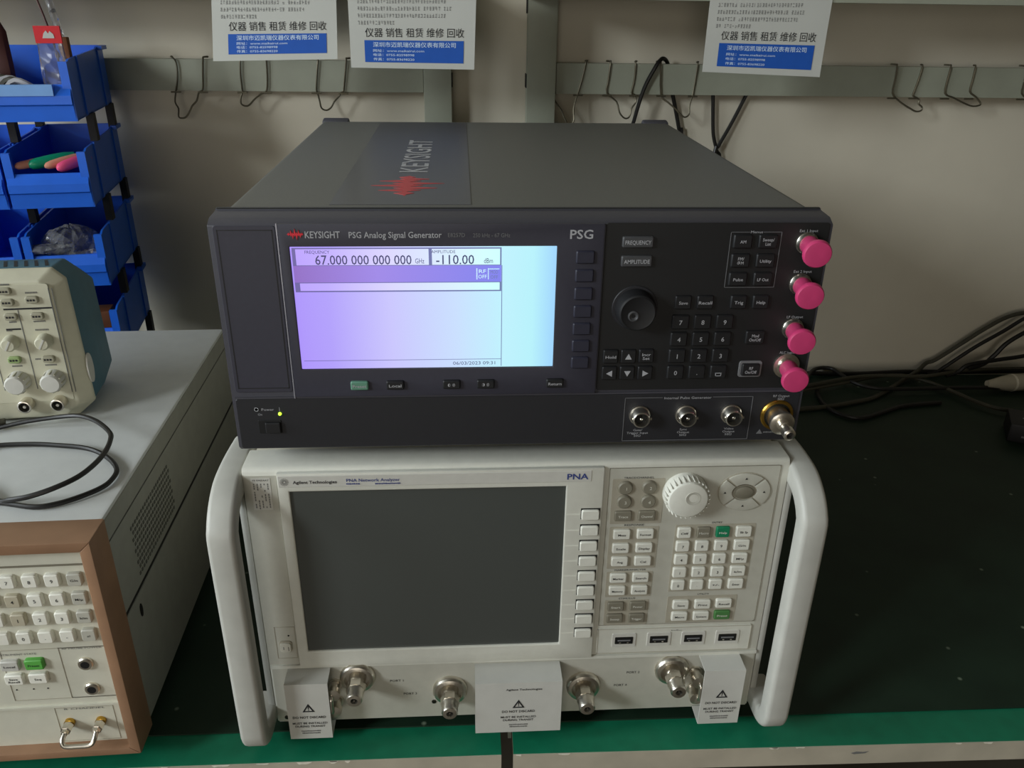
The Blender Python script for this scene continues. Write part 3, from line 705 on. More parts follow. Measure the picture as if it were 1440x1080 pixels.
lettering([('Power', -0.1880, 0.0356, 0.0020, 0.0090), ('|', -0.1795, 0.0362, 0.0024), ('On', -0.1940, 0.0316, 0.0017, 0.0030)], 'print_grey', psg, 'lettering', -0.0012)
g = G().lathe([(0, 0.0016), (0.0003, 0.0016), (0.0003, 0.0012), (0.0, 0.0012)], 16).build('standby_mark', 'print_grey', psg, (-0.1962, -0.0010, 0.0357))
G().lathe([(0, 0.0013), (0.001, 0.0012), (0.0015, 0.0006)], 12).build('led', 'led', psg, (-0.1796, -0.0008, 0.0319), smooth=True)
sw = plate(psg, 'power_switch', -0.1962, -0.1792, 0.0158, 0.0268, 'hole', 0.0010, 0.0008, -0.0004)
G().slab(0.0110, 0.0085, 0.0024, 0.0008, 0.0006, 0.0024, -0.0003, -0.0008).build('rocker', 'psg_key', sw)
# top decal
TOPZ = 0.1775
b = G().box(-0.1372, -0.0374, 0.036, 0.462, TOPZ, TOPZ + 0.0003).build('top_decal', 'psg_band', psg)
wv = [(-0.0864 - z * 0.029, 0.1020 + x * 0.037) for x, z in WAVE]
G().poly(wv, TOPZ + 0.0002, TOPZ + 0.0005, 'xy').build('waveform_logo', 'logo_red_dull', b)
fr = Matrix.Translation((-0.0845, 0.2412, TOPZ + 0.0005)) @ Matrix.Rotation(R(90), 4, 'Z') @ Matrix.Rotation(R(-90), 4, 'X')
lettering([('KEYSIGHT', 0, 0, 0.0235, 0.172, 0.012)], 'logo_grey_dull', b, 'lettering', 0.0, fr)

# ------------------------------------------------------------------ network analyser (lower, ivory)
pna = thing('network_analyzer', 'ivory network analyzer with dark blank screen and white side handles, under the charcoal instrument', 'test instrument', (0, 0, 0))
ZB, ZP = 0.0115, 0.2716
G().box(-0.2085, 0.2085, 0.026, 0.425, ZB, ZP - 0.001).build('case', 'pna_case', pna, bevel=0.003)
for sx in (-1, 1):
    for fy in (0.05, 0.37):
        G().box(sx * 0.17 - 0.014, sx * 0.17 + 0.014, fy - 0.014, fy + 0.014, 0.0, ZB + 0.001).build('foot', 'psg_key', pna)
G().prism_x([(0.0, ZB), (0.030, ZB), (0.030, ZP), (0.004, ZP), (0.0012, ZP - 0.0012), (0.0, ZP - 0.004)], -0.2125, 0.2125).build('front_frame', 'pna', pna, bevel=0.0015)
# display module (raised), badge, screen
DX0, DX1, DZ0, DZ1 = -0.1860, 0.0645, 0.0775, 0.2690
frame_plate(pna, 'display_bezel', DX0, DX1, DZ0, DZ1, -0.1775, 0.0352, 0.0942, 0.2530, 'pna', 0.0040, 0.0, 0.0012)
G().box(-0.1775, 0.0352, -0.0018, 0.0, 0.0942, 0.2530).build('screen', 'pna_screen', pna)
badge = plate(pna, 'badge_strip', -0.1850, 0.0545, 0.2572, 0.2672, 'label_plate', 0.0006, 0.0006, -0.0038)
lettering([('Agilent Technologies', -0.1573, 0.2618, 0.0026, 0.0330, 0.014)], 'ink', pna, 'lettering', -0.0047)
lettering([('PNA Network Analyzer', -0.1133, 0.2628, 0.0027, 0.0405, 0.008), ('PNA', 0.0436, 0.2622, 0.0050, 0.0165, 0.02)], 'blue_ink', pna, 'lettering', -0.0047)
strokes(pna, -0.1290, 0.2596, 0.0095, 0.0013, 'blue_ink', -0.0047); strokes(pna, -0.1025, 0.2594, 0.0190, 0.0013, 'blue_ink', -0.0047)
g = G()
for k in range(16):
    a = 2 * math.pi * k / 16
    for rr in (0.0012, 0.0021, 0.0030): g.box(-0.1802 + rr * math.cos(a) - 0.00022, -0.1802 + rr * math.cos(a) + 0.00022, -0.0047, -0.0044, 0.2621 + rr * math.sin(a) - 0.00022, 0.2621 + rr * math.sin(a) + 0.00022)
g.build('spark_logo', 'ink_grey', pna)
G().box(-0.2120, -0.1870, -0.0006, 0.0, 0.0778, 0.2655).build('left_panel', 'pna_panel', pna)
st = G().box(-0.2062, -0.1915, -0.0009, -0.0005, 0.2352, 0.2638).build('sticker', 'label_plate', pna)
V = G(); rnd = random.Random(3)
for k in range(5):
    z = 0.2590
    while z > 0.2375:
        h = rnd.uniform(0.0008, 0.002); x = -0.2045 + 0.0026 * k
        if rnd.random() < 0.75: V.box(x, x + 0.0008, -0.0011, -0.0008, z - h, z)
        z -= h + 0.0006
V.build('sticker_print', 'ink_grey', st)
lettering([('TE EMZAAT', -0.1988, 0.2620, 0.0013, 0.0125)], 'ink', st, 'sticker_lettering', -0.0011)
outline(pna, -0.2042, -0.1875, 0.0850, 0.1190, 'pna_block', 'panel_line', 0.0004, -0.0009)
ps = plate(pna, 'power_button', -0.2014, -0.1908, 0.0930, 0.1042, 'pna_block', 0.0016, 0.0025, -0.0004)
plate(ps, 'button_cap', -0.0045, 0.0045, -0.0046, 0.0046, 'pna_key', 0.0022, 0.002, -0.0010)
lettering([('ψ |', 0, 0, 0.0034, 0.0058)], 'ink', ps, 'legend', -0.0036)
G().lathe([(0, 0.0008), (0.0006, 0.0006)], 10).build('led', 'ink', pna, (-0.1930, -0.0006, 0.1095))
for k in range(9):
    o = add_key(pna, 'soft_key', 0.0552, 0.2268 - 0.01506 * k, 0.0142, 0.0092, 0.0024, 'pna_key', r=0.0016, y=-0.0040)
    G().box(-0.0076, 0.0079, -0.0003, 0.0002, -0.0044, 0.0056).build('key_gap', 'groove', o)
    G().box(0.0365, 0.0470, -0.0042, -0.0039, 0.2262 - 0.01506 * k, 0.2274 - 0.01506 * k).build('guide_mark', 'pna_key', pna)
# keypad overlay
plate(pna, 'keypad_overlay', 0.0690, 0.2050, 0.1105, 0.2668, 'pna_panel', 0.0010, 0.002)
outline(pna, 0.0690, 0.2050, 0.1105, 0.2668, 'pna_key_grey', 'overlay_line', 0.0003, -0.0012)
for x0, x1, z0, z1 in ((71.8, 113.6, 214.8, 257.0), (72.2, 112.6, 170.5, 212.0), (72.6, 111.5, 141.0, 167.3), (73.0, 110.5, 110.8, 137.6), (126.0, 192.5, 145.0, 212.6), (126.5, 186.5, 111.5, 140.0)):
    plate(pna, 'key_block', x0 * mm, x1 * mm, z0 * mm, z1 * mm, 'pna_block', 0.0003, 0.001, -0.0010, 0.0001)
lettering([('TRACE/CHANNEL', 0.0925, 0.2580, 0.0017, 0.0240), ('RESPONSE', 0.0920, 0.2136, 0.0017, 0.0160), ('MARKER/ANALYSIS', 0.0920, 0.1690, 0.0017, 0.0260), ('STIMULUS', 0.0915, 0.1393, 0.0017, 0.0140), ('ENTRY', 0.1600, 0.2142, 0.0017, 0.0085), ('UTILITY', 0.1565, 0.1417, 0.0017, 0.0100)], 'ink', pna, 'lettering', -0.0014)
for x, z, t in ((82, 249.4, '1'), (101.2, 249.5, '2'), (82, 236.5, '3'), (101.2, 236.4, '4')):
    o = G().lathe([(0, 0.0062), (0.0016, 0.0060), (0.0026, 0.0050)], 24).build('round_key', 'pna_key_grey', pna, (x * mm, -0.0012, z * mm), smooth=True)
    lettering([(t, 0.0008, 0, 0.0028)], 'pna_key', o, 'legend', -0.0028)
KW, KH = 0.0138, 0.0092
def pkeys(rows, m, lm):
    for x, z, t, w in rows:
        add_key(pna, 'key', x * mm, z * mm, KW if w is None else w, KH, 0.0026, m, t, lm, 0.0020, min(0.0090, 0.0016 * max(len(s) for s in t.split('\n'))) if t else None, r=0.0014, y=-0.0012)
pkeys([(81.9, 223.3, 'Trace', None), (101.0, 223.2, 'Channel', None)], 'pna_key_grey', 'pna_key')
pkeys([(82.2, 205.6, 'Meas', None), (101.4, 205.6, 'Format', None), (82.2, 192.0, 'Scale', None), (101.4, 192.0, 'Display', None), (82.2, 178.8, 'Avg', None), (101.4, 178.8, 'Cal', None),
       (82.2, 161.9, 'Marker', None), (101.0, 162.0, 'Search', None), (82.2, 148.9, 'Memory', None), (101.0, 148.9, 'Analysis', None)], 'pna_key', 'ink')
pkeys([(82.1, 132.0, 'Start', None), (100.9, 132.1, 'Power', None), (82.0, 119.3, 'Sweep', None), (100.8, 119.1, 'Trigger', None)], 'pna_key_grey', 'pna_key')
ent = [['Off', None, None, 'Bk Sp'], ['7', '8', '9', 'G/n'], ['4', '5', '6', 'M/µ'], ['1', '2', '3', 'k/m'], ['0', '.', '+/-', 'Enter']]
for r_, row in enumerate(ent):
    for c_, t in enumerate(row):
        if t is None: continue
        add_key(pna, 'number_key' if t.isdigit() else 'key', (133.3 + 15.93 * c_ + (1.3 if c_ == 3 else 0)) * mm, (205.7 - 13.2 * r_) * mm, 0.0112 if c_ < 3 else 0.0130, 0.0100, 0.0026, 'pna_key', t, 'ink', 0.0026 if t.isdigit() else 0.0020, None if len(t) < 3 else 0.0062, r=0.0014, y=-0.0012)
add_key(pna, 'key', 0.1492, 0.2057, 0.0112, 0.0100, 0.0026, 'pna_key_grey', 'Macro', 'pna_key', 0.0020, 0.0080, y=-0.0012)
add_key(pna, 'key', 0.1651, 0.2057, 0.0112, 0.0100, 0.0026, 'pna_key_green', 'Help', 'pna_key', 0.0020, 0.0064, y=-0.0012)
pkeys([(137.9, 131.9, 'Save', None), (156.6, 131.9, 'Print', None), (174.9, 132.3, 'Recall', None), (137.9, 119.4, 'Macro', None), (156.6, 119.4, 'System', None)], 'pna_key', 'ink')
pkeys([(174.9, 119.7, 'Preset', None)], 'pna_key_olive', 'pna_key')
kn = G().lathe([(0, 0.0178), (0.002, 0.0178), (0.0115, 0.0160), (0.0130, 0.0152), (0.0135, 0.0140), (0.0132, 0.0)], 40).build('knob', 'pna_key', pna, (0.1298, -0.0010, 0.2440), smooth=True)
for k in range(28):
    a = 2 * math.pi * k / 28
    G().box(-0.0004, 0.0004, -0.0120, -0.0024, 0.0166, 0.0176).build('knob_rib', 'pna_key', kn, (0, 0, 0), (0, a, 0))
G().lathe([(0.0128, 0.0062), (0.0137, 0.0058), (0.0136, 0.0050), (0.0126, 0.0)], 24, 0.0035, 0.002).build('finger_dimple', 'pna_panel', kn, smooth=True)
nv = bpy.data.objects.new('navigation_pad', None); COL.objects.link(nv); nv.parent = pna; nv.location = (0.1780, -0.0010, 0.2432)
RX, RZ = 0.0208, 0.0170
for q in range(4):                                          # four curved direction keys round an oval select key
    a0, a1 = R(q * 90 - 42), R(q * 90 + 42)
    outer = [(RX * math.cos(a0 + (a1 - a0) * i / 8), RZ * math.sin(a0 + (a1 - a0) * i / 8)) for i in range(9)]
    inner = [(0.0102 * math.cos(a1 + (a0 - a1) * i / 8), 0.0076 * math.sin(a1 + (a0 - a1) * i / 8)) for i in range(9)]
    k = G().poly(outer + inner, 0.0, -0.0018).build('direction_key', 'pna_panel', nv, bevel=0.0004)
    a = R(q * 90)
    G().poly([(0.0158 * math.cos(a) + 0.0010 * u, 0.0126 * math.sin(a) + 0.0010 * v) for u, v in ((-1, -0.6), (1, -0.6), (0, 1))], -0.0021, -0.0017).build('arrow_mark', 'ink', k)
G().loft([[(0.0216 * math.cos(2 * math.pi * i / 32), y, 0.0178 * math.sin(2 * math.pi * i / 32)) for i in range(32)] for y in (0.0, -0.0004)]).build('pad_surround', 'pna_block', nv)
G().loft([[(s_ * 0.0072 * math.cos(2 * math.pi * i / 24), y, s_ * 0.0052 * math.sin(2 * math.pi * i / 24)) for i in range(24)] for s_, y in ((1.3, 0.0), (1.3, -0.0009), (1, -0.001), (1, -0.002), (0.85, -0.0026))]).build('select_key', 'pna_key_grey', nv, smooth=True)
# usb strip
plate(pna, 'usb_strip', 0.0685, 0.2040, 0.0790, 0.1070, 'pna', 0.0014, 0.002)
outline(pna, 0.0690, 0.2035, 0.0795, 0.1065, 'pna_block', 'strip_line', 0.0004, -0.0017)
for x in (92.0, 122.6, 152.8, 183.0):
    u = plate(pna, 'usb_port', (x - 10.5) * mm, (x + 10.5) * mm, 0.0868, 0.1016, 'label_plate', 0.0010, 0.0012, -0.0012)
    G().slab(0.0158, 0.0076, 0.0006, 0.0006, 0.0002, 0, 0, -0.0008).build('usb_shell', 'dark_metal', u)
    G().slab(0.0146, 0.0062, 0.0003, 0.0004, 0.0001, 0, 0, -0.0013).build('usb_opening', 'hole', u)
    G().slab(0.0112, 0.0014, 0.0006, 0.0003, 0.0002, 0, 0.0004, -0.0014).build('usb_tongue', 'print_dim', u)
    for sx in (-1, 1): G().slab(0.0016, 0.0010, 0.0004, 0.0003, 0.0001, sx * 0.0034, -0.0021, -0.0014).build('usb_spring', 'steel', u)
lettering([('•—<—', 0.1375, 0.1035, 0.0024, 0.0095)], 'ink', pna, 'lettering', -0.0018)
# test port panel
G().box(-0.2105, 0.2105, -0.0008, 0.0, ZB + 0.0005, 0.0745).build('port_panel', 'pna_panel', pna)
G().box(-0.2115, 0.2115, -0.0022, 0.0, 0.0745, 0.0775).build('panel_ledge', 'pna', pna)
lettering([('PORT 1', -0.1052, 0.0557, 0.0024, 0.0115), ('PORT 3', -0.0941, 0.0401, 0.0024, 0.0115), ('PORT 4', 0.0927, 0.0416, 0.0024, 0.0115), ('PORT 2', 0.1032, 0.0562, 0.0024, 0.0115)], 'ink', pna, 'lettering', -0.0011)
for x, z in ((-0.1385, 0.0625), (-0.0590, 0.0440), (0.0590, 0.0435), (0.1373, 0.0590)):
    c = G().lathe([(0, 0.0152), (0.003, 0.0152), (0.0038, 0.0146), (0.0052, 0.0138), (0.0058, 0.0122), (0.0060, 0.0108), (0.0028, 0.0104), (0.0028, 0.0076), (0.011, 0.0074)], 36).build('test_port', 'steel', pna, (x, -0.0008, z), smooth=True)
    G().lathe([(0.010, 0.0082), (0.0175, 0.0082)], 6).build('hex_nut', 'steel', c)
    G().lathe([(0.0165, 0.0072), (0.0185, 0.0078), (0.0205, 0.0070), (0.0270, 0.0070), (0.0285, 0.0060), (0.0288, 0.0030), (0.0240, 0.0026)], 24).build('threaded_barrel', 'steel', c, smooth=True)
    G().lathe([(0.0235, 0.0026), (0.0255, 0.0024)], 14).build('bore', 'hole', c)
    G().lathe([(0.0250, 0.0008), (0.0282, 0.0006)], 8).build('pin', 'steel', c, smooth=True)
for x, z in ((-0.0735, 0.0295), (-0.2035, 0.0170)):
    G().lathe([(0, 0.0022), (0.0008, 0.0020), (0.0010, 0.0012)], 14).build('screw', 'dark_metal', pna, (x, -0.0006, z), smooth=True)
# jumper loops behind the covers
for cx in (-0.1600, 0.1605):
    for z0 in (0.0355, 0.0545):
        sx = 1 if cx < 0 else -1
        j = G().lathe([(0, 0.0062), (0.002, 0.0062), (0.002, 0.0046), (0.009, 0.0046), (0.009, 0.0060), (0.014, 0.0060), (0.0145, 0.0030)], 18).build('jumper_connector', 'steel', pna, (cx + sx * 0.0015, -0.0008, z0), smooth=True)
    G().tube([(cx, -0.013, 0.0355), (cx, -0.017, 0.0380), (cx, -0.0175, 0.0450), (cx, -0.017, 0.0520), (cx, -0.013, 0.0545)], 0.0018, 10, 4).build('jumper_loop', 'steel', pna, smooth=True)
# side handles
def handle(sx):
    path = [(0.060, 0.2560), (0.030, 0.2585), (0.004, 0.2585), (-0.010, 0.2560), (-0.022, 0.2495), (-0.0310, 0.2390), (-0.0335, 0.2250), (-0.0335, 0.1400), (-0.0335, 0.0500), (-0.0330, 0.0360), (-0.0290, 0.0275), (-0.0200, 0.0235), (-0.006, 0.0230), (0.016, 0.0240)]
    P = [Vector((0, y, z)) for y, z in path]; Q = []
    for i in range(len(P) - 1):
        p0 = P[max(i - 1, 0)]; p1 = P[i]; p2 = P[i + 1]; p3 = P[min(i + 2, len(P) - 1)]
        for k in range(3):
            t = k / 3; Q.append(0.5 * ((2 * p1) + (p2 - p0) * t + (2 * p0 - 5 * p1 + 4 * p2 - p3) * t * t + (3 * p1 - p0 - 3 * p2 + p3) * t ** 3))
    Q.append(P[-1]); rings = []
    for i, q in enumerate(Q):
        t = (Q[min(i + 1, len(Q) - 1)] - Q[max(i - 1, 0)]).normalized(); n_ = Vector((0, -t.z, t.y)); s_ = i / (len(Q) - 1)
        w, h = 0.0208, 0.0170
        if s_ < 0.3: h = 0.0165 + (0.3 - s_) * 0.020
        rings.append([q + Vector((u, 0, 0)) + n_ * v for u, v in rrect(w, h, 0.0040, 3)])
    return G().loft(rings).build('handle', 'pna_handle', pna, (sx * 0.2222, 0, 0), smooth=True)
for sx in (-1, 1):
    h = handle(sx)
    G().box(sx * 0.2126, sx * 0.2185, 0.0, 0.075, 0.013, 0.266).build('side_bracket', 'pna_handle', pna, bevel=0.002)
    rnd = random.Random(4 + sx)
    for k in range(7):                                       # scuffs on the outer corner of the grip
        z = rnd.uniform(0.05, 0.22); l = rnd.uniform(0.003, 0.012)
        G().box(sx * 0.0088, sx * 0.0093, -0.0403, -0.0396, z, z + l * 0.6).build('scuff', 'pna_key_grey', h)

# folded sheet-metal covers over the jumpers
def jumper_cover(label, x0, x1, dy, z0, z1, texts, side):
    cx = (x0 + x1) / 2
    o = thing('jumper_cover', label, 'cover', (cx, -0.0010, z0), 0, 'jumper covers')
    t = 0.0010; w = x1 - x0
    prof = [(0.0, z1 - z0), (-dy, z1 - z0), (-dy, 0.0), (-0.001, 0.0), (-0.001, t), (-dy + t, t), (-dy + t, z1 - z0 - t), (0.0, z1 - z0 - t)]
    V = G().prism_x(prof, -w / 2, w / 2)
    V.build('folded_plate', 'cover', o)
    lettering(texts, 'ink', o, 'lettering', -dy - 0.0003)
    strokes(o, 0, 0.0090, 0.0160, 0.0014, 'ink_grey', -dy - 0.0003); strokes(o, 0, 0.0066, 0.0150, 0.0014, 'ink_grey', -dy - 0.0003, seed=5)
    zc = (z1 - z0)
    tri_o = [(-0.0052, 0), (0.0052, 0), (0, 0.0092)]; s = 0.62
    g = G(); V = []; F = []
    zt = zc * 0.50
    for yy in (-dy - 0.0003, -dy - 0.0001):
        V += [(a, yy, zt + b) for a, b in tri_o] + [(a * s, yy, zt + 0.0011 + b * s) for a, b in tri_o]
    for i in range(3):
        j = (i + 1) % 3; F += [(i, j, 3 + j, 3 + i), (6 + i, 9 + i, 9 + j, 6 + j)]
    g.add(V, F).build('warning_triangle', 'ink', o)
    G().box(-0.0004, 0.0004, -dy - 0.0003, -dy - 0.0001, zt + 0.0034, zt + 0.0062).box(-0.0004, 0.0004, -dy - 0.0003, -dy - 0.0001, zt + 0.0018, zt + 0.0027).build('exclamation_mark', 'ink', o)
    return o
tx = [('DO NOT DISCARD', 0, 0.0250, 0.0025, 0.0280, 0.015), ('MUST BE INSTALLED', 0, 0.0182, 0.0022, 0.0295, 0.01), ('DURING TRANSIT', 0, 0.0146, 0.0022, 0.0255, 0.01)]
jumper_cover('narrow white folded cover with warning triangle at the left ports', -0.1970, -0.1610, 0.0195, 0.0120, 0.0742, tx, -1)
jumper_cover('wide white folded cover with warning triangle between the middle ports', -0.0372, 0.0370, 0.0235, 0.0150, 0.0720,
             [('Agilent Technologies', 0.0045, 0.0495, 0.0020, 0.0310, 0.012), ('DO NOT DISCARD', 0, 0.0245, 0.0025, 0.0285, 0.015), ('MUST BE INSTALLED', 0, 0.0180, 0.0022, 0.0305, 0.01), ('DURING TRANSIT', 0, 0.0145, 0.0022, 0.0265, 0.01)], 0)
jumper_cover('narrow white folded cover with warning triangle at the right ports', 0.1605, 0.1965, 0.0205, 0.0128, 0.0745, tx, 1)

# ------------------------------------------------------------------ brown-framed instrument at the left
HY = R(1.6)
hp = thing('bench_analyzer', 'pale grey bench analyzer with brown front frame and keypad, at the left', 'test instrument', (-0.316, -0.038, 0.0), HY)
HZ0, HZ1, HX = 0.0215, 0.2350, -0.425
HD = 0.428
G().box(HX + 0.002, -0.0015, 0.028, HD, 0.026, HZ1).build('case', 'hp_case', hp, bevel=0.003)
for z, t, m in ((0.2130, 0.0012, 'groove'), (0.1395, 0.0030, 'groove')):
    G().box(-0.0022, -0.0010, 0.032, HD - 0.004, z, z + t).build('side_groove', m, hp)
G().box(-0.0016, -0.0006, 0.030, HD, 0.1435, 0.2125).build('side_panel', 'hp_side', hp)
G().box(-0.0016, -0.0004, 0.030, HD, 0.030, 0.1390).build('side_panel', 'hp_side', hp)
G().box(-0.0016, -0.0004, 0.030, HD, 0.2145, 0.2320).build('side_strip', 'hp_side', hp)
G().loft([[(0.0001 * k, 0.058 + 0.0028 * math.cos(2 * math.pi * i / 14), 0.124 + 0.0065 * math.sin(2 * math.pi * i / 14)) for i in range(14)] for k in (-8, 1)]).build('side_hole', 'hole', hp)
g = G()                                                     # punched vent field on the side panel
for i in range(20):
    for j in range(9):
        y = 0.072 + 0.0052 * i + (0.0026 if j % 2 else 0); z = 0.152 + 0.0056 * j
        g.box(-0.0007, -0.0001, y - 0.0014, y + 0.0014, z - 0.0014, z + 0.0014)
v_ = g.build('vent_holes', 'vent', hp); v_['kind'] = 'stuff'
for fx in (-0.03, HX + 0.03):
    for fy in (0.06, HD - 0.05):
        G().box(fx - 0.012, fx + 0.012, fy - 0.02, fy + 0.02, 0.0, 0.027).build('foot', 'psg_key', hp)
# frame with mitred members: outer, rim, inner reveal
FT = 0.0085
def member(c):
    o0, o1, i0, i1 = c
    return G().add([(o0[0], 0.031, o0[1]), (o1[0], 0.031, o1[1]), (o1[0], 0.0, o1[1]), (o0[0], 0.0, o0[1]), (i0[0], 0.031, i0[1]), (i1[0], 0.031, i1[1]), (i1[0], 0.0, i1[1]), (i0[0], 0.0, i0[1])],
                   [(0, 1, 2, 3), (3, 2, 6, 7), (7, 6, 5, 4), (4, 5, 1, 0), (0, 3, 7, 4), (1, 5, 6, 2)]).build('frame_member', 'hp_frame', hp, bevel=0.0010)
O_ = [(HX, HZ0), (0, HZ0), (0, HZ1), (HX, HZ1)]
I_ = [(HX + FT, HZ0 + 0.007), (-FT, HZ0 + 0.007), (-FT, HZ1 - FT), (HX + FT, HZ1 - FT)]
for i in range(4):
    j = (i + 1) % 4
    member((O_[i], O_[j], I_[i], I_[j]))
PY = 0.0100
G().box(HX + 0.006, -0.006, PY, PY + 0.012, HZ0 + 0.005, HZ1 - 0.006).build('front_panel', 'hp_panel', hp)
for z0, z1, d in ((0.0690, 0.0712, 0.0020), (0.2085, 0.2100, 0.0006)):
    G().box(HX + FT, -FT, PY - d, PY + 0.001, z0, z1).build('panel_ridge', 'hp_panel' if d > 0.001 else 'pna_key_grey', hp)
outline(hp, -0.0920, -0.0125, 0.0775, 0.1300, 'pna_block', 'panel_outline', 0.0004, PY - 0.0004)
outline(hp, -0.0480, -0.0125, 0.0775, 0.1300, 'pna_block', 'panel_outline', 0.0004, PY - 0.0004)
leg = [['7', '8', '9', 'G/n'], ['4', '5', '6', 'M/µ'], ['1', '2', '3', 'k/m'], ['0', '.', '-', 'x1']]
for r_ in range(4):
    for c_ in range(5):
        x = (-20.4 - 16.1 * (4 - c_)) * mm; z = (197.4 - 17.85 * r_) * mm
        t = leg[r_][c_ - 1] if c_ else None
        m = 'hp_key_dim' if (r_, c_) in ((1, 1), (2, 1)) else ('pna_panel' if c_ == 4 else 'hp_key')
        add_key(hp, 'number_key' if t and t.isdigit() else 'key', x, z, 0.0108, 0.0110, 0.0042, m, t, 'ink', 0.0030 if c_ < 4 else 0.0020, None if not t or len(t) < 3 else 0.0055, r=0.0018, y=PY)
for x, z, t, m in ((-85.4, 116.7, 'Local', 'label_plate'), (-67.2, 116.9, 'Preset', 'hp_key_green'), (-85.4, 102.4, 'Save\nRecall', 'hp_key'), (-67.2, 102.7, 'Seq', 'hp_key')):
    add_key(hp, 'key', x * mm, z * mm, 0.0140, 0.0098, 0.0042, m, t, 'ink', 0.0020, 0.0085 if len(t) > 3 else 0.005, r=0.0016, y=PY)
for x in (-0.0880, -0.0750, -0.0640):
    G().lathe([(0, 0.0007), (0.0004, 0.0006)], 8).build('indicator', 'ink', hp, (x, PY, 0.0890))
lettering([('RF PROBE POWER', -0.0300, 0.1290, 0.0018, 0.0300), ('INSTRUMENT STATE', -0.0800, 0.1255, 0.0018, 0.0300), ('ENTRY', -0.0810, 0.2092, 0.0018, 0.0120), ('R CHANNEL', -0.0405, 0.0655, 0.0016, 0.0320)], 'ink_grey', hp, 'lettering', PY - 0.0003)
for z in (0.1133, 0.0869):
    c = G().lathe([(0, 0.0060), (0.0016, 0.0060), (0.0026, 0.0052), (0.0026, 0.0034)], 22).build('probe_jack', 'steel', hp, (-0.0298, PY, z), smooth=True)
    G().lathe([(0.0020, 0.0036), (0.0029, 0.0034)], 18).build('bore', 'hole', c)
outline(hp, -0.0640, -0.0180, 0.0300, 0.0672, 'pna_block', 'panel_outline', 0.0003, PY - 0.0004)
ju = G().tube([(-0.0545, PY - 0.012, 0.0510), (-0.0550, PY - 0.017, 0.0485), (-0.0530, PY - 0.0195, 0.0450), (-0.0430, PY - 0.0198, 0.0445), (-0.0330, PY - 0.0195, 0.0450), (-0.0300, PY - 0.017, 0.0485), (-0.0298, PY - 0.012, 0.0512)], 0.0019, 10, 4).build('jumper_link', 'steel', hp, smooth=True)
for x in (-0.0545, -0.0298):
    G().lathe([(0, 0.0042), (0.003, 0.0042), (0.0035, 0.0034), (0.006, 0.0034)], 18).build('jumper_socket', 'gold', hp, (x, PY, 0.0515), smooth=True)
    G().lathe([(0.004, 0.0042), (0.010, 0.0042), (0.0105, 0.0032), (0.013, 0.0028)], 6).build('jumper_nut', 'steel', hp, (x, PY, 0.0515))

frame_plate(hp, 'screen_bezel', -0.4050, -0.2250, 0.0780, 0.2020, -0.3950, -0.2350, 0.0880, 0.1920, 'pna_key_grey', 0.0030, PY, 0.0008)
G().box(-0.3950, -0.2350, PY - 0.0006, PY + 0.001, 0.0880, 0.1920).build('screen', 'pna_screen', hp)
for k in range(8):
    add_key(hp, 'soft_key', -0.2120, 0.1900 - 0.0140 * k, 0.0120, 0.0075, 0.0036, 'hp_key', r=0.0015, y=PY)
kb2 = G().lathe([(0, 0.0165), (0.012, 0.0155), (0.0140, 0.0140), (0.0142, 0.0)], 32).build('knob', 'pna_key_grey', hp, (-0.1550, PY, 0.1750), smooth=True)

# ------------------------------------------------------------------ oscilloscope on top of it
so = thing('oscilloscope', 'small cream and teal oscilloscope standing on the brown-framed instrument', 'oscilloscope', (-0.3890, 0.1610, HZ1), R(6))
W_ = -0.300
def octo(x0, x1, z0, z1, c, ct): return [(x0 + c, z0), (x1 - c, z0), (x1, z0 + c * 0.85), (x1 - 0.002, z1 - ct), (x1 - ct - 0.002, z1), (x0 + ct + 0.002, z1), (x0 + 0.002, z1 - ct), (x0, z0 + c * 0.85)]
A0 = octo(W_, 0.0, 0.0, 0.1430, 0.0160, 0.010)
A1 = octo(W_ + 0.011, -0.011, 0.004, 0.1340, 0.0140, 0.008)
A2 = octo(W_ + 0.001, -0.001, 0.001, 0.1425, 0.0160, 0.010)
A3 = octo(W_ + 0.004, -0.004, 0.004, 0.1180, 0.0200, 0.010)
P3 = lambda pr, y: [(x, y, z) for x, z in pr]
G().loft([P3(A1, 0.000), P3(A0, 0.010), P3(A0, 0.014)]).build('front_bezel', 'scope_cream', so, bevel=0.0035, seg=3)
A4 = octo(W_ + 0.001, -0.001, 0.001, 0.1405, 0.0160, 0.010)
G().loft([P3(A2, 0.014), P3(A4, 0.048), P3(A3, 0.090)]).build('rear_housing', 'scope_teal', so, bevel=0.002)
for k in range(16):
    x = -0.020 - 0.0085 * k
    G().add([(x, 0.020, 0.1425), (x + 0.0028, 0.020, 0.1425), (x - 0.0052, 0.042, 0.1411), (x - 0.008, 0.042, 0.1411), (x, 0.020, 0.1410), (x + 0.0028, 0.020, 0.1410), (x - 0.0052, 0.042, 0.1395), (x - 0.008, 0.042, 0.1395)],
            [(0, 1, 2, 3), (4, 7, 6, 5), (0, 4, 5, 1), (1, 5, 6, 2), (2, 6, 7, 3), (3, 7, 4, 0)]).build('vent_slot', 'groove', so)
ox = -0.015                                                 # panel features measured from the earlier datum
G().slab(0.150, 0.112, 0.0006, 0.002, 0.0002, -0.0890, 0.0760, 0.0).build('control_panel', 'scope_cream', so)
for x0, x1, z0, z1 in ((-60, -20.5, 109.4, 110.8), (-62, -50, 90.8, 92.2), (-49.0, -48.3, 33, 109), (-20.5, -19.9, 28, 128), (-17.6, -17.1, 28, 128), (-76.5, -75.9, 33, 109)):
    G().box((x0 + 6) * mm, (x1 + 6) * mm, -0.0009, -0.0003, z0 * mm, z1 * mm).build('panel_line', 'ink_grey' if x1 - x0 < 2 else 'ink', so)
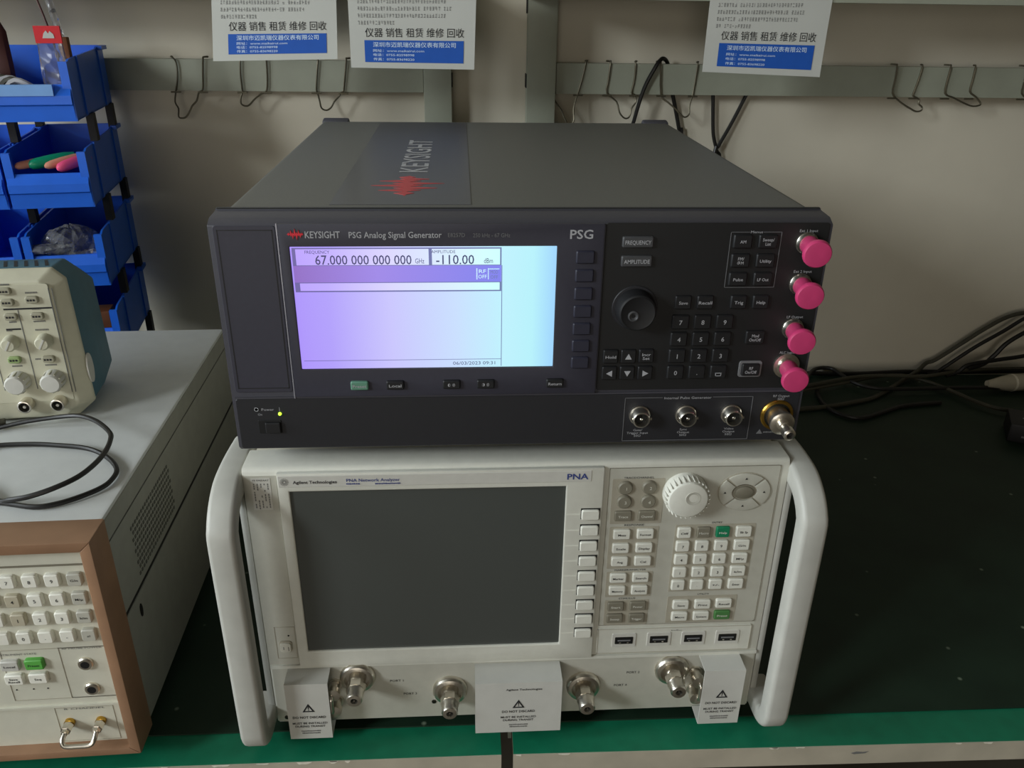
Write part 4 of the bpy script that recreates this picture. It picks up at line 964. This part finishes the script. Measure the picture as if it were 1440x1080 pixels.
for x, z, m in ((-55.0, 127, 'scope_key'), (-55.0, 116.8, 'scope_key'), (-34.8, 118.5, 'scope_key'), (-55.0, 103.6, 'scope_key'), (-33.6, 103.4, 'scope_key'), (-61.2, 63.0, 'scope_green'), (-33.0, 62.2, 'scope_key'), (-78, 103.6, 'scope_key'), (-78, 118.5, 'scope_key')):
    k = add_key(so, 'key', (x + 6) * mm, z * mm, 0.0105, 0.0062, 0.0034, m, None, r=0.002, y=-0.0004)
    g = G()
    for q in range(3): g.box(-0.0034 + 0.0024 * q, -0.0018 + 0.0024 * q, -0.0037, -0.0033, -0.0008, 0.0008)
    g.build('legend', 'ink', k)
for x in (-60.0, -32.4):
    o = G().lathe([(0, 0.0068), (0.009, 0.0062), (0.0105, 0.0050), (0.0107, 0.0)], 24).build('knob', 'scope_cream', so, ((x + 6) * mm, -0.0006, 0.0800), smooth=True)
    G().box(-0.0008, 0.0008, -0.0112, -0.0100, -0.005, 0.005).build('knob_ridge', 'label_plate', o, (0, 0, 0), (0, R(30), 0))
for x in (-62.2, -32.6):
    o = G().lathe([(0, 0.0098), (0.011, 0.0090), (0.0128, 0.0076), (0.0130, 0.0)], 28).build('knob', 'label_plate', so, ((x + 6) * mm, -0.0006, 0.0420), smooth=True)
    for q in range(12):
        G().box(-0.0006, 0.0006, -0.0110, -0.0016, 0.0088, 0.0097).build('knob_rib', 'scope_cream', o, (0, 0, 0), (0, q * math.pi / 6, 0))
for x in (-60.0, -32.0):
    c = G().lathe([(0, 0.0062), (0.010, 0.0060), (0.0105, 0.0052), (0.0105, 0.0046), (0.004, 0.0044)], 22).build('bnc_connector', 'steel', so, ((x + 6) * mm, -0.0004, 0.0195), smooth=True)
    G().lathe([(0.0035, 0.0045), (0.0050, 0.0044)], 18).build('bore', 'hole', c)
    G().lathe([(0.004, 0.0016), (0.0095, 0.0014)], 10).build('pin', 'steel', c, smooth=True)
g = G()
for x, z, w in ((-55, 132.5, 8), (-34.8, 124.5, 9), (-33.6, 109.6, 7), (-33.6, 98.0, 9), (-55, 98.3, 6), (-33, 90.0, 11), (-60, 90.5, 4), (-33, 56.0, 9), (-61, 56.5, 8), (-42.5, 62.2, 4)):
    q = 0
    while q < w:
        g.box((x + 6 - w / 2 + q) * mm, (x + 6 - w / 2 + q + 0.8) * mm, -0.0009, -0.0005, (z - 0.7) * mm, (z + 0.7) * mm); q += 1.25
g.build('fine_print', 'ink_grey', so)
G().loft([[(-0.0005, 0.0150 + 0.0075 * math.cos(2 * math.pi * i / 20), 0.045 + 0.0145 * math.sin(2 * math.pi * i / 20)) for i in range(20)], [(0.0008, 0.0150 + 0.0075 * math.cos(2 * math.pi * i / 20), 0.045 + 0.0145 * math.sin(2 * math.pi * i / 20)) for i in range(20)]]).build('sticker', 'label_plate', so)

frame_plate(so, 'screen_bezel', -0.2760, -0.1420, 0.0260, 0.1260, -0.2680, -0.1500, 0.0340, 0.1180, 'scope_key', 0.0016, 0.0, 0.0005)
G().box(-0.2680, -0.1500, -0.0006, 0.0, 0.0340, 0.1180).build('screen', 'pna_screen', so)
for k in range(5):
    add_key(so, 'soft_key', -0.1340, 0.1090 - 0.0165 * k, 0.0090, 0.0060, 0.0030, 'scope_key', r=0.002, y=-0.0002)

# probe cable looped on the pale top of the left instrument
za = HZ1 + 0.0100; zl = HZ1 + 0.0030
l1 = [(-464, 142), (-440, 145), (-408, 146), (-388, 139), (-367, 122), (-347, 98), (-340, 81), (-337, 61), (-339, 43), (-346, 28), (-360, 17), (-376, 12), (-392, 14), (-405, 20)]
l2 = [(-447, 104), (-420, 105), (-397, 102), (-374, 97), (-357, 88), (-341, 73), (-331, 57), (-330, 41), (-334, 30), (-345, 18), (-358, 9), (-374, 5), (-402, 12)]
pth = [(x * mm, y * mm - 0.004, zl + 0.018 * math.sin(math.pi * min(1, i / 13))) for i, (x, y) in enumerate(l1)]
pth += [(-0.430, 0.030, zl + 0.004), (-0.465, 0.055, zl + 0.001), (-0.470, 0.088, zl), (-0.458, 0.100, zl)]
pth += [(x * mm, y * mm + 0.001, zl) for x, y in l2] + [(-0.440, 0.020, zl), (-0.480, 0.035, zl), (-0.55, 0.04, zl)]
pc = thing('probe_cable', 'thin black probe cable coiled on the pale grey instrument top', 'cable', (-0.40, 0.08, HZ1))
G().tube([(x + 0.40, y - 0.08, z - HZ1) for x, y, z in pth], 0.0021, 8, 5).build('cord', 'pvc_black', pc, smooth=True)
G().tube([(-0.16, 0.028, 0.008), (-0.13, 0.040, 0.008), (-0.10, 0.050, 0.008), (-0.078, 0.056, 0.008)], 0.0075, 10, 2).build('probe_body', 'pvc_black', pc, smooth=True)
G().tube([(-0.079, 0.0555, 0.008), (-0.060, 0.0625, 0.007)], 0.0030, 8, 1).build('probe_collar', 'cable_grey', pc, smooth=True)

# ------------------------------------------------------------------ blue bins and their stand
BYAW = R(9)
def BT(x, y, z=None):                                        # bin-stack plan: turned a little about its front right corner
    dx, dy = x + 0.5235, y - 0.53
    p = (-0.5095 + dx * math.cos(BYAW) - dy * math.sin(BYAW), 0.53 + dx * math.sin(BYAW) + dy * math.cos(BYAW))
    return p if z is None else (p[0], p[1], z)
BP = [0.4545, 0.3505, 0.2465, 0.1430, 0.0390]
stand = thing('bin_stand', 'black post stand carrying the stacked blue bins', 'stand', BT(-0.565, 0.60, 0.0), BYAW)
BX0, BX1 = -0.616, -0.5235
for px_, py_ in ((BX1 - 0.001, 0.595), (BX1 - 0.001, 0.705), (BX0 - 0.003, 0.595), (BX0 - 0.003, 0.705), (-0.712, 0.595), (-0.712, 0.705)):
    for k, zb in enumerate(BP):
        z0 = 0.0 if k == 4 else BP[k + 1] + 0.071
        G().box(px_ + 0.565 - 0.0045, px_ + 0.565 + 0.0045, py_ - 0.60 - 0.007, py_ - 0.60 + 0.007, z0, zb + 0.001).build('post', 'psg_key', stand)
def bin_(label, x0, x1, zb, tilt=0.0):
    w = x1 - x0; cx = (x0 + x1) / 2; D = 0.190; H = 0.0735; t = 0.0024
    b = thing('storage_bin', label, 'bin', BT(cx, 0.530, zb), BYAW, 'blue storage bins')
    G().box(-w / 2, w / 2, 0.0, D, 0.0, t).build('base', 'bin_blue', b)
    side = [(0.0, 0.0), (D, 0.0), (D, H + 0.003), (0.165, H + 0.003), (0.150, H), (0.010, H - 0.004), (-0.001, H - 0.008), (-0.006, 0.040), (-0.004, 0.012)]
    for sx in (-1, 1):
        s = G().prism_x(side, sx * (w / 2), sx * (w / 2 - t)).build('side_wall', 'bin_blue', b)
        G().box(sx * (w / 2 + 0.0012), sx * (w / 2 - 0.0085), -0.007, -0.001, 0.0, H - 0.006).build('front_pillar', 'bin_blue', s)
        for ry in (0.045, 0.155):
            G().box(sx * (w / 2), sx * (w / 2 + 0.002), ry - 0.002, ry + 0.002, 0.002, H - 0.002).build('rib', 'bin_blue', s)
        G().box(sx * (w / 2 - 0.001), sx * (w / 2 + 0.006), 0.160, D, H - 0.002, H + 0.003).build('hanging_ear', 'bin_blue', s)
    G().box(-w / 2 + t, w / 2 - t, D - t, D, t, H + 0.003).build('back_wall', 'bin_blue', b)
    lip = G().prism_x([(-0.012, 0.020), (-0.012, 0.030), (-0.004, 0.042), (-0.001, 0.042), (-0.004, 0.020), (0.0, 0.0), (-0.007, 0.0), (-0.009, 0.018)], -w / 2, w / 2).build('front_lip', 'bin_blue', b)
    return b
b1 = bin_('topmost blue bin, holding wires and a red-topped bag', -0.680, BX1, BP[0])
G().box(-0.06, 0.060, -0.0132, -0.0060, 0.0300, 0.0425).build('label_strip', 'bin_label', b1)
bin_('second blue bin from the top, holding pink and green tools', BX0, BX1, BP[1])
bin_('third blue bin from the top, holding a crumpled clear bag', BX0, BX1, BP[2])
bin_('lowest visible blue bin, just behind the teal oscilloscope', BX0, BX1, BP[3])
bin_('blue bin at the left photo edge beside the tools', -0.7095, BX0 - 0.0060, BP[1])
bin_('blue bin at the left photo edge beside the crumpled bag', -0.7095, BX0 - 0.0060, BP[2])
# contents
z1 = BP[0] + 0.0024
rnd = random.Random(11)
for k in range(6):
    x = -0.585 - 0.008 * k + rnd.uniform(-.004, .004); z = z1 + 0.034 + 0.0012 * k
    pts = [(x - 0.035, 0.545 + 0.006 * k, z1 + 0.004 + 0.006 * k), (x - 0.01, 0.55 + 0.006 * k, z + 0.006), (x + 0.012, 0.548 + 0.006 * k, z + 0.002), (x + 0.032, 0.56 + 0.005 * k, z1 + 0.012)]
    o = G().tube([Vector(p) - Vector(pts[0]) for p in pts], 0.0036, 6, 4).build('lead_wire', 'print_grey' if k % 2 == 0 else 'cable_grey', None, BT(*pts[0]), (0, 0, BYAW), smooth=True)
    tag(o, ('pale' if k % 2 == 0 else 'dark') + ' lead wire in the topmost bin, ' + ('closest to its lip', 'second behind its lip', 'third behind its lip', 'fourth behind its lip', 'fifth behind its lip', 'furthest from its lip')[k], 'wire', 'lead wires in the top bin')
bag = thing('parts_bag', 'tall clear parts bag with red header card in the topmost bin', 'bag', BT(-0.5435, 0.552, z1), BYAW)
G().add([(-0.014, -0.004, 0.0), (0.014, -0.004, 0.0), (0.014, 0.006, 0.0), (-0.014, 0.006, 0.0), (-0.0145, -0.006, 0.05), (0.0145, -0.006, 0.05), (0.0145, 0.007, 0.05), (-0.0145, 0.007, 0.05), (-0.0135, -0.001, 0.086), (0.0135, -0.001, 0.086), (0.0135, 0.001, 0.086), (-0.0135, 0.001, 0.086)],
        [(0, 3, 2, 1), (0, 1, 5, 4), (1, 2, 6, 5), (2, 3, 7, 6), (3, 0, 4, 7), (4, 5, 9, 8), (5, 6, 10, 9), (6, 7, 11, 10), (7, 4, 8, 11), (8, 9, 10, 11)]).build('pouch', 'film', bag, smooth=True)
G().box(-0.0145, 0.0145, -0.0025, 0.0015, 0.084, 0.103).build('header_card', 'red_card', bag)
G().poly([(-0.006, 0.0895), (0.007, 0.0895), (0.0065, 0.094), (0.003, 0.0975), (0.001, 0.0945), (-0.001, 0.098), (-0.004, 0.095)], -0.0029, -0.0024).build('card_mark', 'paper', bag)
tag(G().tube([(0, 0, 0), (0.001, 0.002, 0.05), (-0.003, 0.004, 0.10), (-0.012, 0.006, 0.155)], 0.0042, 8, 4).build('plastic_tube', 'film', None, BT(-0.536, 0.575, z1), smooth=True), 'clear bent plastic tube rising from the topmost bin', 'tube')
tag(G().tube([(0.004, 0, 0), (0.0, 0.002, 0.05), (-0.006, 0.004, 0.10), (-0.019, 0.006, 0.155)], 0.0012, 6, 4).build('red_wire', 'dark_red', None, BT(-0.543, 0.572, z1), smooth=True), 'thin dark red wire beside the clear plastic tube', 'wire')
tag(G().box(-0.005, 0.005, -0.004, 0.004, 0.0, 0.090).build('wooden_stick', 'brown', None, BT(-0.533, 0.575, z1), bevel=0.001), 'brown stick standing behind the red header card', 'stick')
tag(G().loft([[(0.016 * s * math.cos(t * math.pi / 5), 0.010 * s * math.sin(t * math.pi / 5), z) for t in range(10)] for s, z in ((0.9, 0), (1, 0.06), (1.0, 0.095), (0.6, 0.11), (0.35, 0.128))]).build('handle_tool', 'dark_red', None, BT(-0.618, 0.600, z1), smooth=True), 'dark reddish tool standing in the topmost bin at the photo edge', 'tool')
z2 = BP[1] + 0.0024
def grip(label, m, x, y, z, l, rot, r):
    prof = [(0, r * 0.35), (0.003, r * 0.8), (0.009, r), (l * 0.5, r * 1.05), (l - 0.012, r * 0.95), (l, r * 0.6)]
    g = G().lathe(prof, 14)
    return tag(g.build('tool_grip', m, None, BT(x, y, z), rot, smooth=True), label, 'tool')
grip('bright pink tool grip resting over the lip of the second bin', 'tool_pink', -0.5590, 0.530, z2 + 0.0445, 0.045, (R(-12), 0, R(140)), 0.0065)
grip('salmon tool grip left of the pink one in the second bin', 'tool_orange', -0.5740, 0.535, z2 + 0.0465, 0.050, (R(-10), 0, R(135)), 0.0052)
grip('green tool grip with blue shank in the second bin', 'tool_green', -0.5930, 0.538, z2 + 0.0480, 0.055, (R(-8), 0, R(125)), 0.0068)
grip('pale salmon tool tip at the left end of the second bin', 'tool_orange', -0.6080, 0.534, z2 + 0.0475, 0.045, (R(-6), 0, R(128)), 0.0050)
z3 = BP[2] + 0.0024
rnd = random.Random(21)
def blob(name, m, c, rx, ry, rz, label, cat, amp, nu=18, nv=10, parent=None):
    rings = []
    for j in range(nv + 1):
        th = math.pi * (0.03 + 0.94 * j / nv)
        rings.append([(rx * math.sin(th) * math.cos(2 * math.pi * i / nu) * (1 + rnd.uniform(-amp, amp)), ry * math.sin(th) * math.sin(2 * math.pi * i / nu) * (1 + rnd.uniform(-amp, amp)), -rz * math.cos(th) * (1 + rnd.uniform(-amp, amp))) for i in range(nu)])
    o = G().loft(rings).build(name, m, parent, c)
    return tag(o, label, cat) if label else o
cb = thing('crumpled_bag', 'crumpled clear plastic bag with shiny parts in the third bin', 'bag', BT(-0.570, 0.562, z3), BYAW)
blob('film', 'film', (0, 0, 0.046), 0.034, 0.034, 0.023, None, None, 0.16, 20, 9, cb)
blob('film_fold', 'film', (-0.024, -0.030, 0.047), 0.030, 0.010, 0.006, None, None, 0.3, 12, 6, cb)
for k in range(5):
    blob('metal_piece', 'steel', (-0.012 + 0.010 * k, -0.016 + rnd.uniform(-0.004, 0.004), 0.040 + rnd.uniform(-0.006, 0.008)), 0.008, 0.006, 0.005, None, None, 0.3, 8, 4, cb)
tag(G().box(-0.026, 0.026, -0.015, 0.02, 0.0, 0.024).build('black_box', 'psg_key', None, BT(-0.562, 0.560, z3), (0, 0, BYAW), bevel=0.002), 'black box under the crumpled bag in the third bin', 'box')
tag(G().box(-0.018, 0.014, -0.012, 0.02, 0.0, 0.052).build('carton', 'brown', None, BT(-0.556, 0.572, BP[3] + 0.0024), (0, 0, BYAW), bevel=0.001), 'small brown carton in the lowest visible blue bin', 'carton')
